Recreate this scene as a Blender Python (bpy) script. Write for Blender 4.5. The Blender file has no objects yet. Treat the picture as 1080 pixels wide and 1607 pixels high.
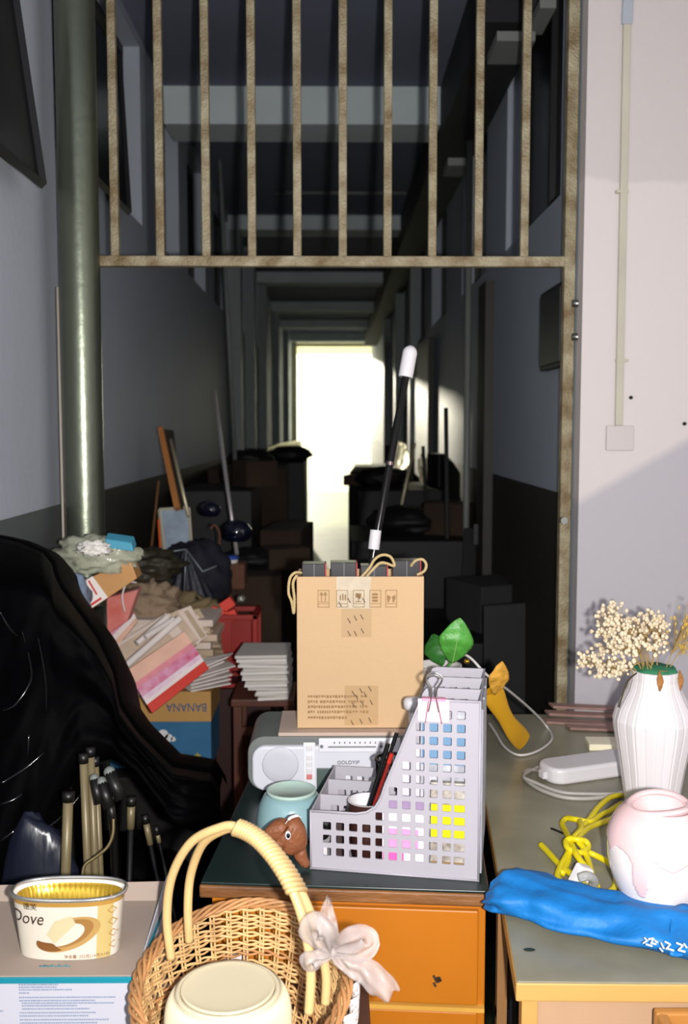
import bpy, bmesh, math, random
from mathutils import Vector, Matrix, noise, Euler
R = math.radians
S = bpy.context.scene
COL = S.collection
random.seed(7)

# ------------------------------------------------------------------ camera, light, exposure
ZC = 1.40
PITCH, YAW, FPX = R(4.81), R(0.55), 1562.4
cd = bpy.data.cameras.new('camera'); cam = bpy.data.objects.new('camera', cd); COL.objects.link(cam)
cam.location = (0, 0, ZC); cam.rotation_euler = (R(90) - PITCH, 0, -YAW)
cd.sensor_fit = 'VERTICAL'; cd.sensor_height = 36; cd.sensor_width = 24; cd.lens = 35
cd.clip_start = 0.02; cd.clip_end = 200
cd.dof.use_dof = True; cd.dof.focus_distance = 1.36; cd.dof.aperture_fstop = 6.3
S.camera = cam
S.view_settings.view_transform = 'Standard'; S.view_settings.look = 'None'
S.view_settings.gamma = 1; S.view_settings.use_curve_mapping = False
S.view_settings.exposure = 0.0

w = bpy.data.worlds.new('world'); S.world = w; w.use_nodes = True
bg = w.node_tree.nodes['Background']; bg.inputs[0].default_value = (1.0, 1.0, 0.74, 1); bg.inputs[1].default_value = 5.0

ld = bpy.data.lights.new('camera_flash', 'POINT'); ld.energy = 125; ld.shadow_soft_size = 0.012; ld.color = (1, 0.975, 0.95)
lo = bpy.data.objects.new('camera_flash', ld); COL.objects.link(lo); lo.location = (0.058, 0.0, ZC - 0.012)
sd = bpy.data.lights.new('low_sun', 'SUN'); sd.energy = 4.5; sd.angle = R(.6); sd.color = (1, .93, .74)
so = bpy.data.objects.new('low_sun', sd); COL.objects.link(so); so.rotation_euler = Vector((-.106, 1, .090)).to_track_quat('Z', 'Y').to_euler(); so.location = (0, 20, 4)

# ------------------------------------------------------------------ pixel -> place
ROT = Euler((R(90) - PITCH, 0, -YAW)).to_matrix()
def ray(px, py):
    return ROT @ Vector(((px - 540) / FPX, -(py - 803.5) / FPX, -1))
def at(px, py, Y):
    d = ray(px, py); t = Y / d.y
    return Vector((d.x * t, Y, ZC + d.z * t))
def on(px, py, Z):
    d = ray(px, py); t = (Z - ZC) / d.z
    return Vector((d.x * t, d.y * t, Z))

# ------------------------------------------------------------------ materials
def lin(c):
    return tuple((v / 255 / 12.92) if v / 255 <= .04045 else ((v / 255 + .055) / 1.055) ** 2.4 for v in c) + (1,)
MATS = {}
def mat(name, col, rough=.6, metal=0, var=.12, scale=6, bump=0, bscale=60, col2=None, spec=.5, trans=0, alpha=1, emit=0, stretch=None, ior=1.45, coat=0):
    if name in MATS: return MATS[name]
    m = bpy.data.materials.new(name); m.use_nodes = True
    n = m.node_tree.nodes; l = m.node_tree.links; b = n['Principled BSDF']
    tc = n.new('ShaderNodeTexCoord'); src = tc.outputs['Object']
    if stretch:
        mp = n.new('ShaderNodeMapping'); mp.inputs['Scale'].default_value = stretch; l.new(src, mp.inputs[0]); src = mp.outputs[0]
    nz = n.new('ShaderNodeTexNoise'); nz.inputs['Scale'].default_value = scale; nz.inputs['Detail'].default_value = 6; l.new(src, nz.inputs['Vector'])
    rp = n.new('ShaderNodeValToRGB'); rp.color_ramp.elements[0].position = .3; rp.color_ramp.elements[1].position = .7
    c = lin(col)
    c2 = lin(col2) if col2 else tuple(min(1, v * (1 + var)) for v in c[:3]) + (1,)
    c1 = c if col2 else tuple(v * (1 - var) for v in c[:3]) + (1,)
    rp.color_ramp.elements[0].color = c1; rp.color_ramp.elements[1].color = c2
    l.new(nz.outputs[0], rp.inputs[0]); l.new(rp.outputs[0], b.inputs['Base Color'])
    b.inputs['Roughness'].default_value = rough; b.inputs['Metallic'].default_value = metal
    b.inputs['Specular IOR Level'].default_value = spec; b.inputs['IOR'].default_value = ior
    b.inputs['Transmission Weight'].default_value = trans; b.inputs['Alpha'].default_value = alpha
    b.inputs['Coat Weight'].default_value = coat
    if bump:
        n2 = n.new('ShaderNodeTexNoise'); n2.inputs['Scale'].default_value = bscale; n2.inputs['Detail'].default_value = 4; l.new(src, n2.inputs['Vector'])
        bp = n.new('ShaderNodeBump'); bp.inputs['Strength'].default_value = bump; bp.inputs['Distance'].default_value = .01
        l.new(n2.outputs[0], bp.inputs['Height']); l.new(bp.outputs[0], b.inputs['Normal'])
    if emit: b.inputs['Emission Color'].default_value = c; b.inputs['Emission Strength'].default_value = emit
    MATS[name] = m; return m

def wall_mat(name, upper, lower, zsplit, streak=False, tiles=False, low2=None, stain_and_tone=None):
    m = bpy.data.materials.new(name); m.use_nodes = True
    n = m.node_tree.nodes; l = m.node_tree.links; b = n['Principled BSDF']
    g = n.new('ShaderNodeNewGeometry'); sp = n.new('ShaderNodeSeparateXYZ'); l.new(g.outputs['Position'], sp.inputs[0])
    nz = n.new('ShaderNodeTexNoise'); nz.inputs['Scale'].default_value = 2.3; nz.inputs['Detail'].default_value = 8; nz.inputs['Roughness'].default_value = .65
    l.new(g.outputs['Position'], nz.inputs['Vector'])
    def ramp(src, a, c, p0=.3, p1=.7):
        r = n.new('ShaderNodeValToRGB'); r.color_ramp.elements[0].position = p0; r.color_ramp.elements[1].position = p1
        r.color_ramp.elements[0].color = a; r.color_ramp.elements[1].color = c; l.new(src, r.inputs[0]); return r.outputs[0]
    u = lin(upper); lw = lin(lower)
    dk = lambda c, f: tuple(v * f for v in c[:3]) + (1,)
    up = ramp(nz.outputs[0], dk(u, .9), u)
    lo_ = ramp(nz.outputs[0], dk(lw, .8), lw)
    if stain_and_tone:                                    # old water stain with a wandering lower limit, and a greyer tone below a diagonal edge
        up = stain_and_tone(n, l, g, sp, nz, up)
    mth = n.new('ShaderNodeMath'); mth.operation = 'GREATER_THAN'; mth.inputs[1].default_value = zsplit; l.new(sp.outputs[2], mth.inputs[0])
    mx = n.new('ShaderNodeMix'); mx.data_type = 'RGBA'; l.new(mth.outputs[0], mx.inputs[0])
    l.new(lo_, mx.inputs[6]); l.new(up, mx.inputs[7]); l.new(mx.outputs[2], b.inputs['Base Color'])
    b.inputs['Roughness'].default_value = .62; b.inputs['Specular IOR Level'].default_value = .3
    n2 = n.new('ShaderNodeTexNoise'); n2.inputs['Scale'].default_value = 35; n2.inputs['Detail'].default_value = 5; l.new(g.outputs['Position'], n2.inputs['Vector'])
    bp = n.new('ShaderNodeBump'); bp.inputs['Strength'].default_value = .25; bp.inputs['Distance'].default_value = .004
    l.new(n2.outputs[0], bp.inputs['Height']); l.new(bp.outputs[0], b.inputs['Normal'])
    return m

# ------------------------------------------------------------------ mesh builder
class MB:
    def __init__(s): s.v = []; s.f = []; s.m = []; s.M = Matrix.Identity(4)
    def add(s, vs, fs, mi=0, M=None):
        o = len(s.v); T = s.M @ M if M is not None else s.M
        s.v += [T @ Vector(v) for v in vs]; s.f += [tuple(o + i for i in f) for f in fs]; s.m += [mi] * len(fs); return s
    def box(s, a, b, mi=0, M=None):
        x0, y0, z0 = a; x1, y1, z1 = b
        vs = [(x0,y0,z0),(x1,y0,z0),(x1,y1,z0),(x0,y1,z0),(x0,y0,z1),(x1,y0,z1),(x1,y1,z1),(x0,y1,z1)]
        return s.add(vs, [(0,3,2,1),(4,5,6,7),(0,1,5,4),(1,2,6,5),(2,3,7,6),(3,0,4,7)], mi, M)
    def para(s, o, u, v, w_, mi=0):            # box spanned by three vectors
        o, u, v, w_ = map(Vector, (o, u, v, w_))
        vs = [o, o+u, o+u+v, o+v, o+w_, o+u+w_, o+u+v+w_, o+v+w_]
        return s.add(vs, [(0,3,2,1),(4,5,6,7),(0,1,5,4),(1,2,6,5),(2,3,7,6),(3,0,4,7)], mi)
    def quad(s, a, b, c, d, mi=0, t=.0015):   # thin sheet with real thickness
        a, b, c, d = map(Vector, (a, b, c, d)); n = (b-a).cross(d-a).normalized() * t
        vs = [a, b, c, d, a-n, b-n, c-n, d-n]
        return s.add(vs, [(0,1,2,3),(7,6,5,4),(0,4,5,1),(1,5,6,2),(2,6,7,3),(3,7,4,0)], mi)
    def tube(s, pts, r, n=10, mi=0, closed=False, cap=True, flat=1.0):
        pts = [Vector(p) for p in pts]; N = len(pts); rr = r if isinstance(r, (list, tuple)) else [r] * N
        up = None; rings = []
        for i in range(N):
            a = pts[(i-1) % N] if (closed or i > 0) else pts[i]; c = pts[(i+1) % N] if (closed or i < N-1) else pts[i]
            t = (c - a).normalized() if (c - a).length > 1e-9 else Vector((0, 0, 1))
            if up is None: up = Vector((0, 0, 1)) if abs(t.z) < .9 else Vector((1, 0, 0))
            x = up.cross(t)
            if x.length < 1e-6: x = Vector((1, 0, 0)).cross(t)
            x.normalize(); y = t.cross(x); up = y
            rings.append([pts[i] + (x * math.cos(2*math.pi*k/n) + y * math.sin(2*math.pi*k/n) * flat) * rr[i] for k in range(n)])
        vs = [p for q in rings for p in q]; fs = []
        for i in range(N if closed else N-1):
            j = (i+1) % N
            for k in range(n): fs.append((i*n+k, i*n+(k+1) % n, j*n+(k+1) % n, j*n+k))
        if not closed and cap: fs += [tuple(range(n))[::-1], tuple((N-1)*n+k for k in range(n))]
        return s.add(vs, fs, mi)
    def lathe(s, prof, n=48, mi=0, M=None, sx=1, sy=1, fr=None, mf=None, cap=True):
        vs = []; fs = []; ms = []
        for j, (r, z) in enumerate(prof):
            for k in range(n):
                a = 2*math.pi*k/n; q = fr(a, z, r) if fr else r
                vs.append((q*math.cos(a)*sx, q*math.sin(a)*sy, z))
        o = len(s.v)
        for j in range(len(prof)-1):
            for k in range(n):
                fs.append((j*n+k, j*n+(k+1) % n, (j+1)*n+(k+1) % n, (j+1)*n+k))
                ms.append(mf(2*math.pi*(k+.5)/n, (prof[j][1]+prof[j+1][1])/2, j) if mf else mi)
        if cap and prof[0][0] > 1e-5: fs.append(tuple(range(n))[::-1]); ms.append(ms[0])
        if cap and prof[-1][0] > 1e-5: fs.append(tuple((len(prof)-1)*n+k for k in range(n))); ms.append(ms[-1])
        s.add(vs, fs, mi, M); s.m[-len(ms):] = ms; return s
    def ball(s, c, r, n=8, mi=0, sq=(1,1,1)):
        prof = [(max(r*math.sin(math.pi*j/(n-1)), 1e-6), -r*math.cos(math.pi*j/(n-1))) for j in range(n)]
        return s.lathe(prof, n=n+2, mi=mi, M=Matrix.Translation(c) @ Matrix.Diagonal((*sq, 1)))
    def prism(s, poly, t, mi=0, M=None):      # polygon in xy, extruded -> z 0..t
        n = len(poly); vs = [(x, y, 0) for x, y in poly] + [(x, y, t) for x, y in poly]
        fs = [tuple(range(n))[::-1], tuple(range(n, 2*n))] + [(i, (i+1) % n, n+(i+1) % n, n+i) for i in range(n)]
        return s.add(vs, fs, mi, M)
    def grid(s, fn, nu, nv, mi=0, closed_u=False, mf=None):
        vs = [fn(i/(nu), j/(nv)) for j in range(nv+1) for i in range(nu+1)]
        fs = []; ms = []
        for j in range(nv):
            for i in range(nu):
                a = j*(nu+1)+i; fs.append((a, a+1, a+nu+2, a+nu+1)); ms.append(mf((i+.5)/nu, (j+.5)/nv) if mf else mi)
        s.add(vs, fs, mi); s.m[-len(ms):] = ms; return s
    def text(s, txt, size, M, mi=0, ext=.0003, shear=0, sx=1, align='LEFT'):
        cu = bpy.data.curves.new('t', 'FONT'); cu.body = txt; cu.size = size; cu.extrude = ext; cu.shear = shear; cu.align_x = align; cu.resolution_u = 3
        o = bpy.data.objects.new('t', cu); COL.objects.link(o)
        dg = bpy.context.evaluated_depsgraph_get(); me = bpy.data.meshes.new_from_object(o.evaluated_get(dg))
        s.add([Vector((v.co.x*sx, v.co.y, v.co.z)) for v in me.vertices], [tuple(p.vertices) for p in me.polygons], mi, M)
        bpy.data.objects.remove(o); bpy.data.curves.remove(cu); bpy.data.meshes.remove(me); return s
    def holes(s, outer, holes, t, M, mi=0):   # flat plate with holes
        cu = bpy.data.curves.new('h', 'CURVE'); cu.dimensions = '2D'; cu.fill_mode = 'BOTH'; cu.extrude = t/2
        for lp in [outer] + holes:
            sp = cu.splines.new('POLY'); sp.points.add(len(lp)-1); sp.use_cyclic_u = True
            for i, (x, y) in enumerate(lp): sp.points[i].co = (x, y, 0, 1)
        o = bpy.data.objects.new('h', cu); COL.objects.link(o)
        dg = bpy.context.evaluated_depsgraph_get(); me = bpy.data.meshes.new_from_object(o.evaluated_get(dg))
        s.add([v.co.copy() for v in me.vertices], [tuple(p.vertices) for p in me.polygons], mi, M)
        bpy.data.objects.remove(o); bpy.data.curves.remove(cu); bpy.data.meshes.remove(me); return s
    def build(s, name, mats, parent=None, smooth=False, bevel=0, bseg=2, solid=0, subd=0, auto=None, tag_=None):
        me = bpy.data.meshes.new(name); 
        if parent is None:
            xs = [v.x for v in s.v]; ys = [v.y for v in s.v]; zs = [v.z for v in s.v]
            org = Vector(((min(xs)+max(xs))/2, (min(ys)+max(ys))/2, min(zs)))
            T = Matrix.Translation(-org)
        else: T = WM[parent.name].inverted(); org = None
        me.from_pydata([T @ v for v in s.v], [], s.f)
        for m in (mats if isinstance(mats, (list, tuple)) else [mats]): me.materials.append(m)
        me.polygons.foreach_set('material_index', s.m)
        bm = bmesh.new(); bm.from_mesh(me); bmesh.ops.recalc_face_normals(bm, faces=bm.faces) if solid == 0 and not getattr(s, 'keep', False) else None; bm.to_mesh(me); bm.free()
        me.update()
        if smooth: me.polygons.foreach_set('use_smooth', [True]*len(me.polygons))
        if auto is not None:
            me.polygons.foreach_set('use_smooth', [True]*len(me.polygons)); me.set_sharp_from_angle(angle=R(auto))
        o = bpy.data.objects.new(name, me); COL.objects.link(o)
        if parent is None: o.location = org; WM[o.name] = Matrix.Translation(org)
        else: o.parent = parent; WM[o.name] = WM[parent.name].copy()
        if bevel:
            b = o.modifiers.new('bevel', 'BEVEL'); b.width = bevel; b.segments = bseg; b.limit_method = 'ANGLE'; b.angle_limit = R(40)
        if solid: q = o.modifiers.new('solid', 'SOLIDIFY'); q.thickness = solid; q.offset = 0
        if subd: q = o.modifiers.new('sub', 'SUBSURF'); q.levels = subd; q.render_levels = subd
        return o
WM = {}
def thing(name, label, cat, loc=(0,0,0), group=None, rz=0):
    o = bpy.data.objects.new(name, None); COL.objects.link(o); o.location = loc; o.rotation_euler = (0, 0, rz); o.empty_display_size = .05
    o['label'] = label; o['category'] = cat
    if group: o['group'] = group
    WM[o.name] = Matrix.Translation(loc) @ Matrix.Rotation(rz, 4, 'Z'); return o
def tag(o, label, cat, group=None, kind=None):
    o['label'] = label; o['category'] = cat
    if group: o['group'] = group
    if kind: o['kind'] = kind
    return o
def st(o): o['kind'] = 'structure'; return o
def dup(root, M, label=None):                 # copy of a thing with its parts; M = new world matrix
    r = root.copy(); COL.objects.link(r); r.matrix_world = M; WM[r.name] = M.copy()
    if label: r['label'] = label
    for ch in list(root.children):
        c = ch.copy(); COL.objects.link(c); c.parent = r
        for g in ch.children:
            d = g.copy(); COL.objects.link(d); d.parent = c
    return r
def fr(o, u, v):                               # frame: local x=u, y=v, z=u x v
    u = Vector(u).normalized(); v = Vector(v); v = (v - u*u.dot(v)).normalized(); w_ = u.cross(v)
    M = Matrix((u, v, w_)).transposed().to_4x4(); M.translation = Vector(o); return M
def bez(pts, n=8, closed=False):               # catmull-rom through points
    P = [Vector(p) for p in pts]; out = []; N = len(P)
    for i in range(N if closed else N-1):
        p0 = P[(i-1) % N] if closed or i > 0 else P[i]; p1 = P[i]; p2 = P[(i+1) % N]; p3 = P[(i+2) % N] if closed or i+2 < N else P[(i+1) % N]
        for k in range(n):
            t = k/n; out.append(.5*((2*p1)+(p2-p0)*t+(2*p0-5*p1+4*p2-p3)*t*t+(3*p1-p0-3*p2+p3)*t**3))
    if not closed: out.append(P[-1])
    return out
def interp(tab, x):
    if x <= tab[0][0]: return tab[0][1]
    for (a, b), (c, d) in zip(tab, tab[1:]):
        if x <= c: return b + (d-b)*(x-a)/(c-a)
    return tab[-1][1]
def nz(x, y=0, z=0): return noise.noise(Vector((x, y, z)))

# common materials
WHITE = mat('white_plastic', (214,210,212), .35, var=.03)
PAPER = mat('paper', (226,216,210), .8, var=.05)
BLACK = mat('black_plastic', (10,10,11), .35)
DARK = mat('dark_stuff', (16,15,13), .7, var=.4)
CARD = mat('cardboard', (200,167,127), .8, var=.05, scale=3, bump=.1, bscale=90)
CARDD = mat('cardboard_dim', (128,96,64), .85, var=.1, scale=3)
INK = mat('ink', (60,50,42), .8)

# ------------------------------------------------------------------ setting
XL, XR, YW, ZCE, YE = -0.60, 0.525, 2.13, 2.60, 14.0
PLX = 1.25
floor = MB().box((-1.0, -1.6, -.1), (1.5, 22, 0)).build('floor', mat('floor_tile', (84,88,70), .65, spec=.12, var=.25, scale=4, bump=.05)); st(floor)
st(MB().box((-40, 22, -.2), (40, 90, -.02)).build('ground', mat('concrete_yard', (150,148,130), .9)))
ceil_m = mat('ceiling_paint', (104,110,126), .9, var=.08, scale=2)
ceilo = MB().box((-1.0, -1.6, ZCE), (1.5, YE+.2, ZCE+.1)).build('ceiling', ceil_m); st(ceilo)
glass_d = mat('dark_pane', (20,21,24), .25, var=.2, spec=.35)
frame_d = mat('dark_window_frame', (30,30,32), .5)
wl_m = wall_mat('left_wall_paint', (178,184,194), (92,98,96), 1.235)
wc_m = wall_mat('corridor_wall_paint', (164,172,182), (44,42,37), 1.24)
st(MB().box((XL-.12, -1.6, 0), (XL, 2.3, ZCE)).build('wall_left', wl_m))
LO = [(2.40, 3.18), (3.42, 3.93), (4.16, 4.71), (5.05, 5.79), (6.1, 6.74), (7.2, 7.94), (8.4, 9.2)]
RO = [(2.36, 3.10), (3.5, 4.15), (4.75, 5.43), (5.9, 6.7), (7.3, 8.2)]
def pierced(name, X, sgn, ops, zlo, zhi, y0, mtl, first):
    mb = MB(); xo = X + sgn*.14; xi = X + sgn*.066
    def bx_(xa, xb, ya, yb, za, zb): mb.box((min(xa, xb), ya, za), (max(xa, xb), yb, zb))
    bx_(X, xo, y0, YE+.2, 0, zlo); bx_(X, xo, y0, YE+.2, zhi, ZCE); prev = y0
    for a, b in ops: bx_(X, xo, prev, a, zlo, zhi); prev = b
    bx_(X, xo, prev, YE+.2, zlo, zhi); st(mb.build(name, mtl))
    for i, (a, b) in enumerate(ops):
        q = MB(); q.box((min(xi, xo), a, zlo), (max(xi, xo), b, zhi)); w0 = st(q.build('window_%d' % (first+i), glass_d))
        f = MB(); xf = X + sgn*.050
        for (ya, yb, za, zb) in ((a, b, zlo, zlo+.025), (a, b, zhi-.025, zhi), (a, a+.025, zlo, zhi), (b-.012, b, zlo, zhi), ((a+b)/2-.012, (a+b)/2+.012, zlo, zhi)):
            f.box((min(xf, xi), ya, za), (max(xf, xi), yb, zb))
        f.build('window_frame', frame_d, w0)
pierced('wall_corridor_left', XL, -1, LO, 2.03, 2.57, 2.3, wc_m, 3)
def stain_and_tone(n, l, g, sp, nzz, up):
    # darker, greyer tone below a soft diagonal edge + horizontal tide mark
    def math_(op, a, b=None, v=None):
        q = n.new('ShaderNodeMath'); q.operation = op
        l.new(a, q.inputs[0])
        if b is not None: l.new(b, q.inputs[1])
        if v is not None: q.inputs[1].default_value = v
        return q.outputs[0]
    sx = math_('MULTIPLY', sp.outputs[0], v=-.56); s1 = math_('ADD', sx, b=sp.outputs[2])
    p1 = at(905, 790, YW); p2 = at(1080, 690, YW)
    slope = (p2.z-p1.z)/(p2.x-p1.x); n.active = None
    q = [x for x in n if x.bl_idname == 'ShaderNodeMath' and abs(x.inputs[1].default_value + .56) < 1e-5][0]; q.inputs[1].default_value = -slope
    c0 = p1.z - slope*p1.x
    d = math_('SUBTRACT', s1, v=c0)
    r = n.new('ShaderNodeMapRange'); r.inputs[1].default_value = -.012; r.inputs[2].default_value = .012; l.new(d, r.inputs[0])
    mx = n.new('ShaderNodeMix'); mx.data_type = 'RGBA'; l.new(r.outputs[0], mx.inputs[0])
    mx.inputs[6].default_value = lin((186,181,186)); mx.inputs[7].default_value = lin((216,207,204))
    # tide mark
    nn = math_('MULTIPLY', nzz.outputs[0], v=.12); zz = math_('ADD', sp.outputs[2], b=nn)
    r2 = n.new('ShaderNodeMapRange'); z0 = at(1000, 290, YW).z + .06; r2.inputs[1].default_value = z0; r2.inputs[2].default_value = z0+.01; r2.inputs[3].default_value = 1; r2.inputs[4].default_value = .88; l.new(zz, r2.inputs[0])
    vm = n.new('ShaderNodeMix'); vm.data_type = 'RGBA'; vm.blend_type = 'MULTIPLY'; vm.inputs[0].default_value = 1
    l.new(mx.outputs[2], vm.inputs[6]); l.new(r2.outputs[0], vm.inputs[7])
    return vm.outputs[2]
wf_m = wall_mat('front_wall_paint', (210,203,202), (210,203,202), -5, stain_and_tone=stain_and_tone)
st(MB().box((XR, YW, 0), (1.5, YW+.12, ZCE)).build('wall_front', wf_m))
pierced('wall_corridor_right', XR, 1, RO, 1.94, 2.57, YW+.12, wall_mat('corridor_wall_right_paint', (160,168,178), (44,42,37), 1.25), 12)
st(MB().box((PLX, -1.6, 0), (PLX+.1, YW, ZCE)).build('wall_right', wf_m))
st(MB().box((-1.0, -1.7, 0), (1.5, -1.6, ZCE)).build('wall_back', wl_m))
# end of the corridor: doorway with daylight
em = mat('end_wall_paint', (190,184,150), .8)
e = MB()
xl, xr = at(466, 600, YE).x, at(584, 600, YE).x; zt = at(520, 531, YE).z
e.box((XL, YE, 0), (xl, YE+.15, ZCE)); e.box((xr, YE, 0), (XR, YE+.15, ZCE)); e.box((xl, YE, zt), (xr, YE+.15, ZCE))
st(e.build('wall_end', em))
st(MB().box((xl-.6, YE+.15, zt+.01), (xr+.8, 17.2, zt+.16)).build('porch_ceiling', em))
st(MB().box((xl, YE-.01, zt-.11), (xr, YE+.03, zt-.07)).build('trim_1', mat('rail_wood', (120,104,70), .6)))
# beams
bi = 0
bm_m = mat('beam_paint', (196,206,206), .85, var=.05)
for i, (Y, zb) in enumerate([(3.62, 2.47), (5.75, 2.52), (7.8, 2.52), (9.6, 2.52), (11.2, 2.52), (12.7, 2.5)]):
    st(MB().box((XL, Y, zb), (XR, Y+.22, ZCE)).build('beam_%d' % (i+1), bm_m))
# pilasters
k = 2
pl_m = wall_mat('pilaster_paint', (150,158,158), (48,46,40), 1.24)
for px, wd in ((363, .063), (386, .065), (407, .065), (430, .06), (446, .06)):
    Y = abs(XL) * FPX / (525 - px)
    st(MB().box((XL, Y, 0), (XL+wd, Y+.14, ZCE)).build('trim_%d' % k, pl_m)); k += 1
for px, wd in ((655, .05), (632, .06), (612, .06)):
    Y = XR * FPX / (px - 525)
    st(MB().box((XR-wd, Y, 0), (XR, Y+.14, ZCE)).build('trim_%d' % k, pl_m)); k += 1

# windows (transoms) in the corridor walls: dark panes, sashes swung a little into the corridor
def sash(idx, quad, Ys, t=.012):
    P = [at(x, y, Y) for (x, y), Y in zip(quad, Ys)]
    n = (P[1]-P[0]).cross(P[3]-P[0]).normalized()
    p = MB(); p.quad(*P, t=t); o = st(p.build('window_%d' % idx, glass_d))
    f = MB()
    for a, b in zip(P, P[1:]+P[:1]): f.tube([a, b], .011, n=4)
    f.build('window_frame', frame_d, o); return o
yl = lambda px: abs(XL) * FPX / (525 - px)
yr = lambda px: (XR-.002) * FPX / (px - 525)
wi = 1
def transom(side, Y0, Y1, z0, z1, wi, swing=.05, taper=0):
    X = XL if side == 'l' else XR; s = 1 if side == 'l' else -1
    a, b, c, d = (X+s*swing, Y0, z0), (X+s*swing, Y1, z0-taper), (X+s*.006, Y1, z1), (X+s*.006, Y0, z1)
    p = MB(); p.quad(a, b, c, d, t=.01); o = st(p.build('window_%d' % wi, glass_d))
    f = MB()
    P = [Vector(q) for q in (a, b, c, d)]
    for u, v in zip(P, P[1:]+P[:1]): f.tube([u, v], .010, n=4)
    f.build('window_frame', frame_d, o)
def sash3(idx, X, sw, Y0, Y1, z0, z1):
    P = [Vector((X+sw, Y0, z0)), Vector((X+sw, Y1, z0)), Vector((X+.006, Y1, z1)), Vector((X+.006, Y0, z1))]
    p = MB(); p.quad(*P, t=.010); o = st(p.build('window_%d' % idx, glass_d))
    f = MB()
    for u, v in zip(P, P[1:]+P[:1]): f.tube([u, v], .010, n=4)
    f.build('window_frame', frame_d, o)
sash3(1, XL, .056, 1.15, 1.90, 1.853, 2.25)
sash3(2, XL, .026, 2.2, 2.84, 2.00, 2.43)
# doors on the corridor's right side
door_m = mat('dark_door_wood', (40,34,28), .55, var=.25)
for i, (a, b) in enumerate(((3.30, 3.46), (5.3, 6.2))):
    d = st(MB().box((XR-.03, a, 0), (XR+.005, b, 1.88)).build('door_%d' % (i+1), door_m))
    MB().box((XR-.045, b-.05, 1.0), (XR-.03, b-.035, 1.07)).build('door_handle', frame_d, d)
# dark duct under the ceiling on the right
du = thing('ceiling_duct', 'dark boxed duct running under the ceiling along the right side of the corridor', 'duct', (.45, 2.6, 2.3))
MB().box((.375, 2.6, 2.42), (XR, 12.5, ZCE)).build('duct_casing', mat('duct_dark', (26,27,30), .7), du)
brm = mat('bracket_grey', (120,122,118), .6)
for (x0, y0, x1, y1, Y) in ((778, 54, 838, 69, 2.58), (702, 250, 738, 262, 3.7), (845, 4, 890, 18, 2.45)):
    a = at(x0, y1, Y); b = at(x1, y0, Y); MB().box((a.x, Y-.02, a.z), (min(b.x, XR-.002), Y+.14, b.z)).build('bracket', brm, du)
# thin conduits in the corridor
cg = mat('conduit_grey', (118,122,118), .5)
for (px, z0, z1, lb) in ((737, .25, 2.1, 'thin grey pipe running down the right corridor wall past the doors'), ):
    Y = (XR-.04)*FPX/(px-525)
    tag(MB().tube([(XR-.05, Y, 0), (XR-.05, Y, 2.4)], .012).build('conduit_pipe', cg, smooth=True), lb, 'pipe')
tag(MB().tube([at(343, 300, 4.6)+Vector((0,0,.3)), at(372, 780, 4.6)], .01).build('conduit_pipe', cg, smooth=True), 'thin grey pipe on the left corridor wall behind the leaning pole', 'pipe')
tag(MB().tube([(-.3, 5.2, 2.6), (.37, 5.2, 2.6)], .012).build('conduit_pipe', cg, smooth=True), 'thin pipe crossing under the corridor ceiling between two beams', 'pipe')

# ------------------------------------------------------------------ metal gate
rust = mat('rusty_grey_steel', (176,166,138), .55, metal=.25, scale=22, col2=(118,98,66), bump=.4, bscale=200)
YG = 2.19
gate = thing('metal_gate', 'rusty steel security gate with upright bars above one cross rail across the corridor', 'gate', (0, YG, 0))
zr = at(500, 411, YG).z
xa, xb = at(155, 411, YG).x, at(889, 411, YG).x
gb = .0088
for px in (181.5, 252.5, 324.5, 396, 467, 538, 608, 678, 750, 822):
    x = at(px, 400, YG).x
    lean = (px - 500) * .0000
    MB().box((x-gb, YG-gb, zr), (x+gb, YG+gb, ZCE-.01)).build('bar', rust, gate, bevel=.002)
MB().box((xa, YG-.012, zr-.011), (xb, YG+.010, zr+.011)).build('cross_rail', rust, gate, bevel=.002)
xp = at(892, 411, YG).x
post_o = MB().box((xp-.011, YG-.015, 0), (xp+.013, YG+.012, ZCE-.01)).build('post', rust, gate, bevel=.002)
MB().box((xp+.014, YG-.012, 0), (XR-.001, YG+.02, ZCE-.01)).build('jamb_strip', mat('blue_grey_steel', (84,98,104), .5, metal=.2), gate)
hm = mat('steel', (150,150,145), .35, metal=1)
for y in (478, 530):
    p = at(903, y, YG); MB().tube([(p.x-.012, YG-.02, p.z), (p.x+.014, YG-.02, p.z)], .008, n=8).build('hinge', hm, post_o, smooth=True)
p = at(884, 815, YG); MB().tube([(p.x-.004, YG-.03, p.z), (p.x-.004, YG-.012, p.z)], .008, n=10).build('latch_bolt', hm, post_o)

# big downpipe and white conduit next to it
pc = at(125, 400, 2.08)
pm = mat('grey_green_pipe_paint', (116,122,106), .32, metal=.85, var=.1, bump=.08, bscale=40)
pipe = thing('downpipe', 'thick glossy grey-green vertical pipe beside the left wall', 'pipe', (pc.x, 2.08, 0))
MB().tube([(pc.x, 2.08, z) for z in (0, 1, 2, ZCE-.001)], .0405, n=40).build('pipe_body', pm, pipe, auto=40)
zj = at(130, 665, 2.08).z
MB().tube([(pc.x, 2.08, zj-.004), (pc.x, 2.08, zj+.004)], .0412, n=40).build('joint_collar', pm, pipe, auto=40)
tag(MB().tube([(pc.x-.0455, 2.075, 0), (pc.x-.0455, 2.075, at(100, 450, 2.07).z)], .0028).build('thin_pipe', mat('cream_pipe', (180,170,156), .5), smooth=True), 'thin pale conduit running up close against the left side of the thick pipe', 'pipe')

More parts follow.
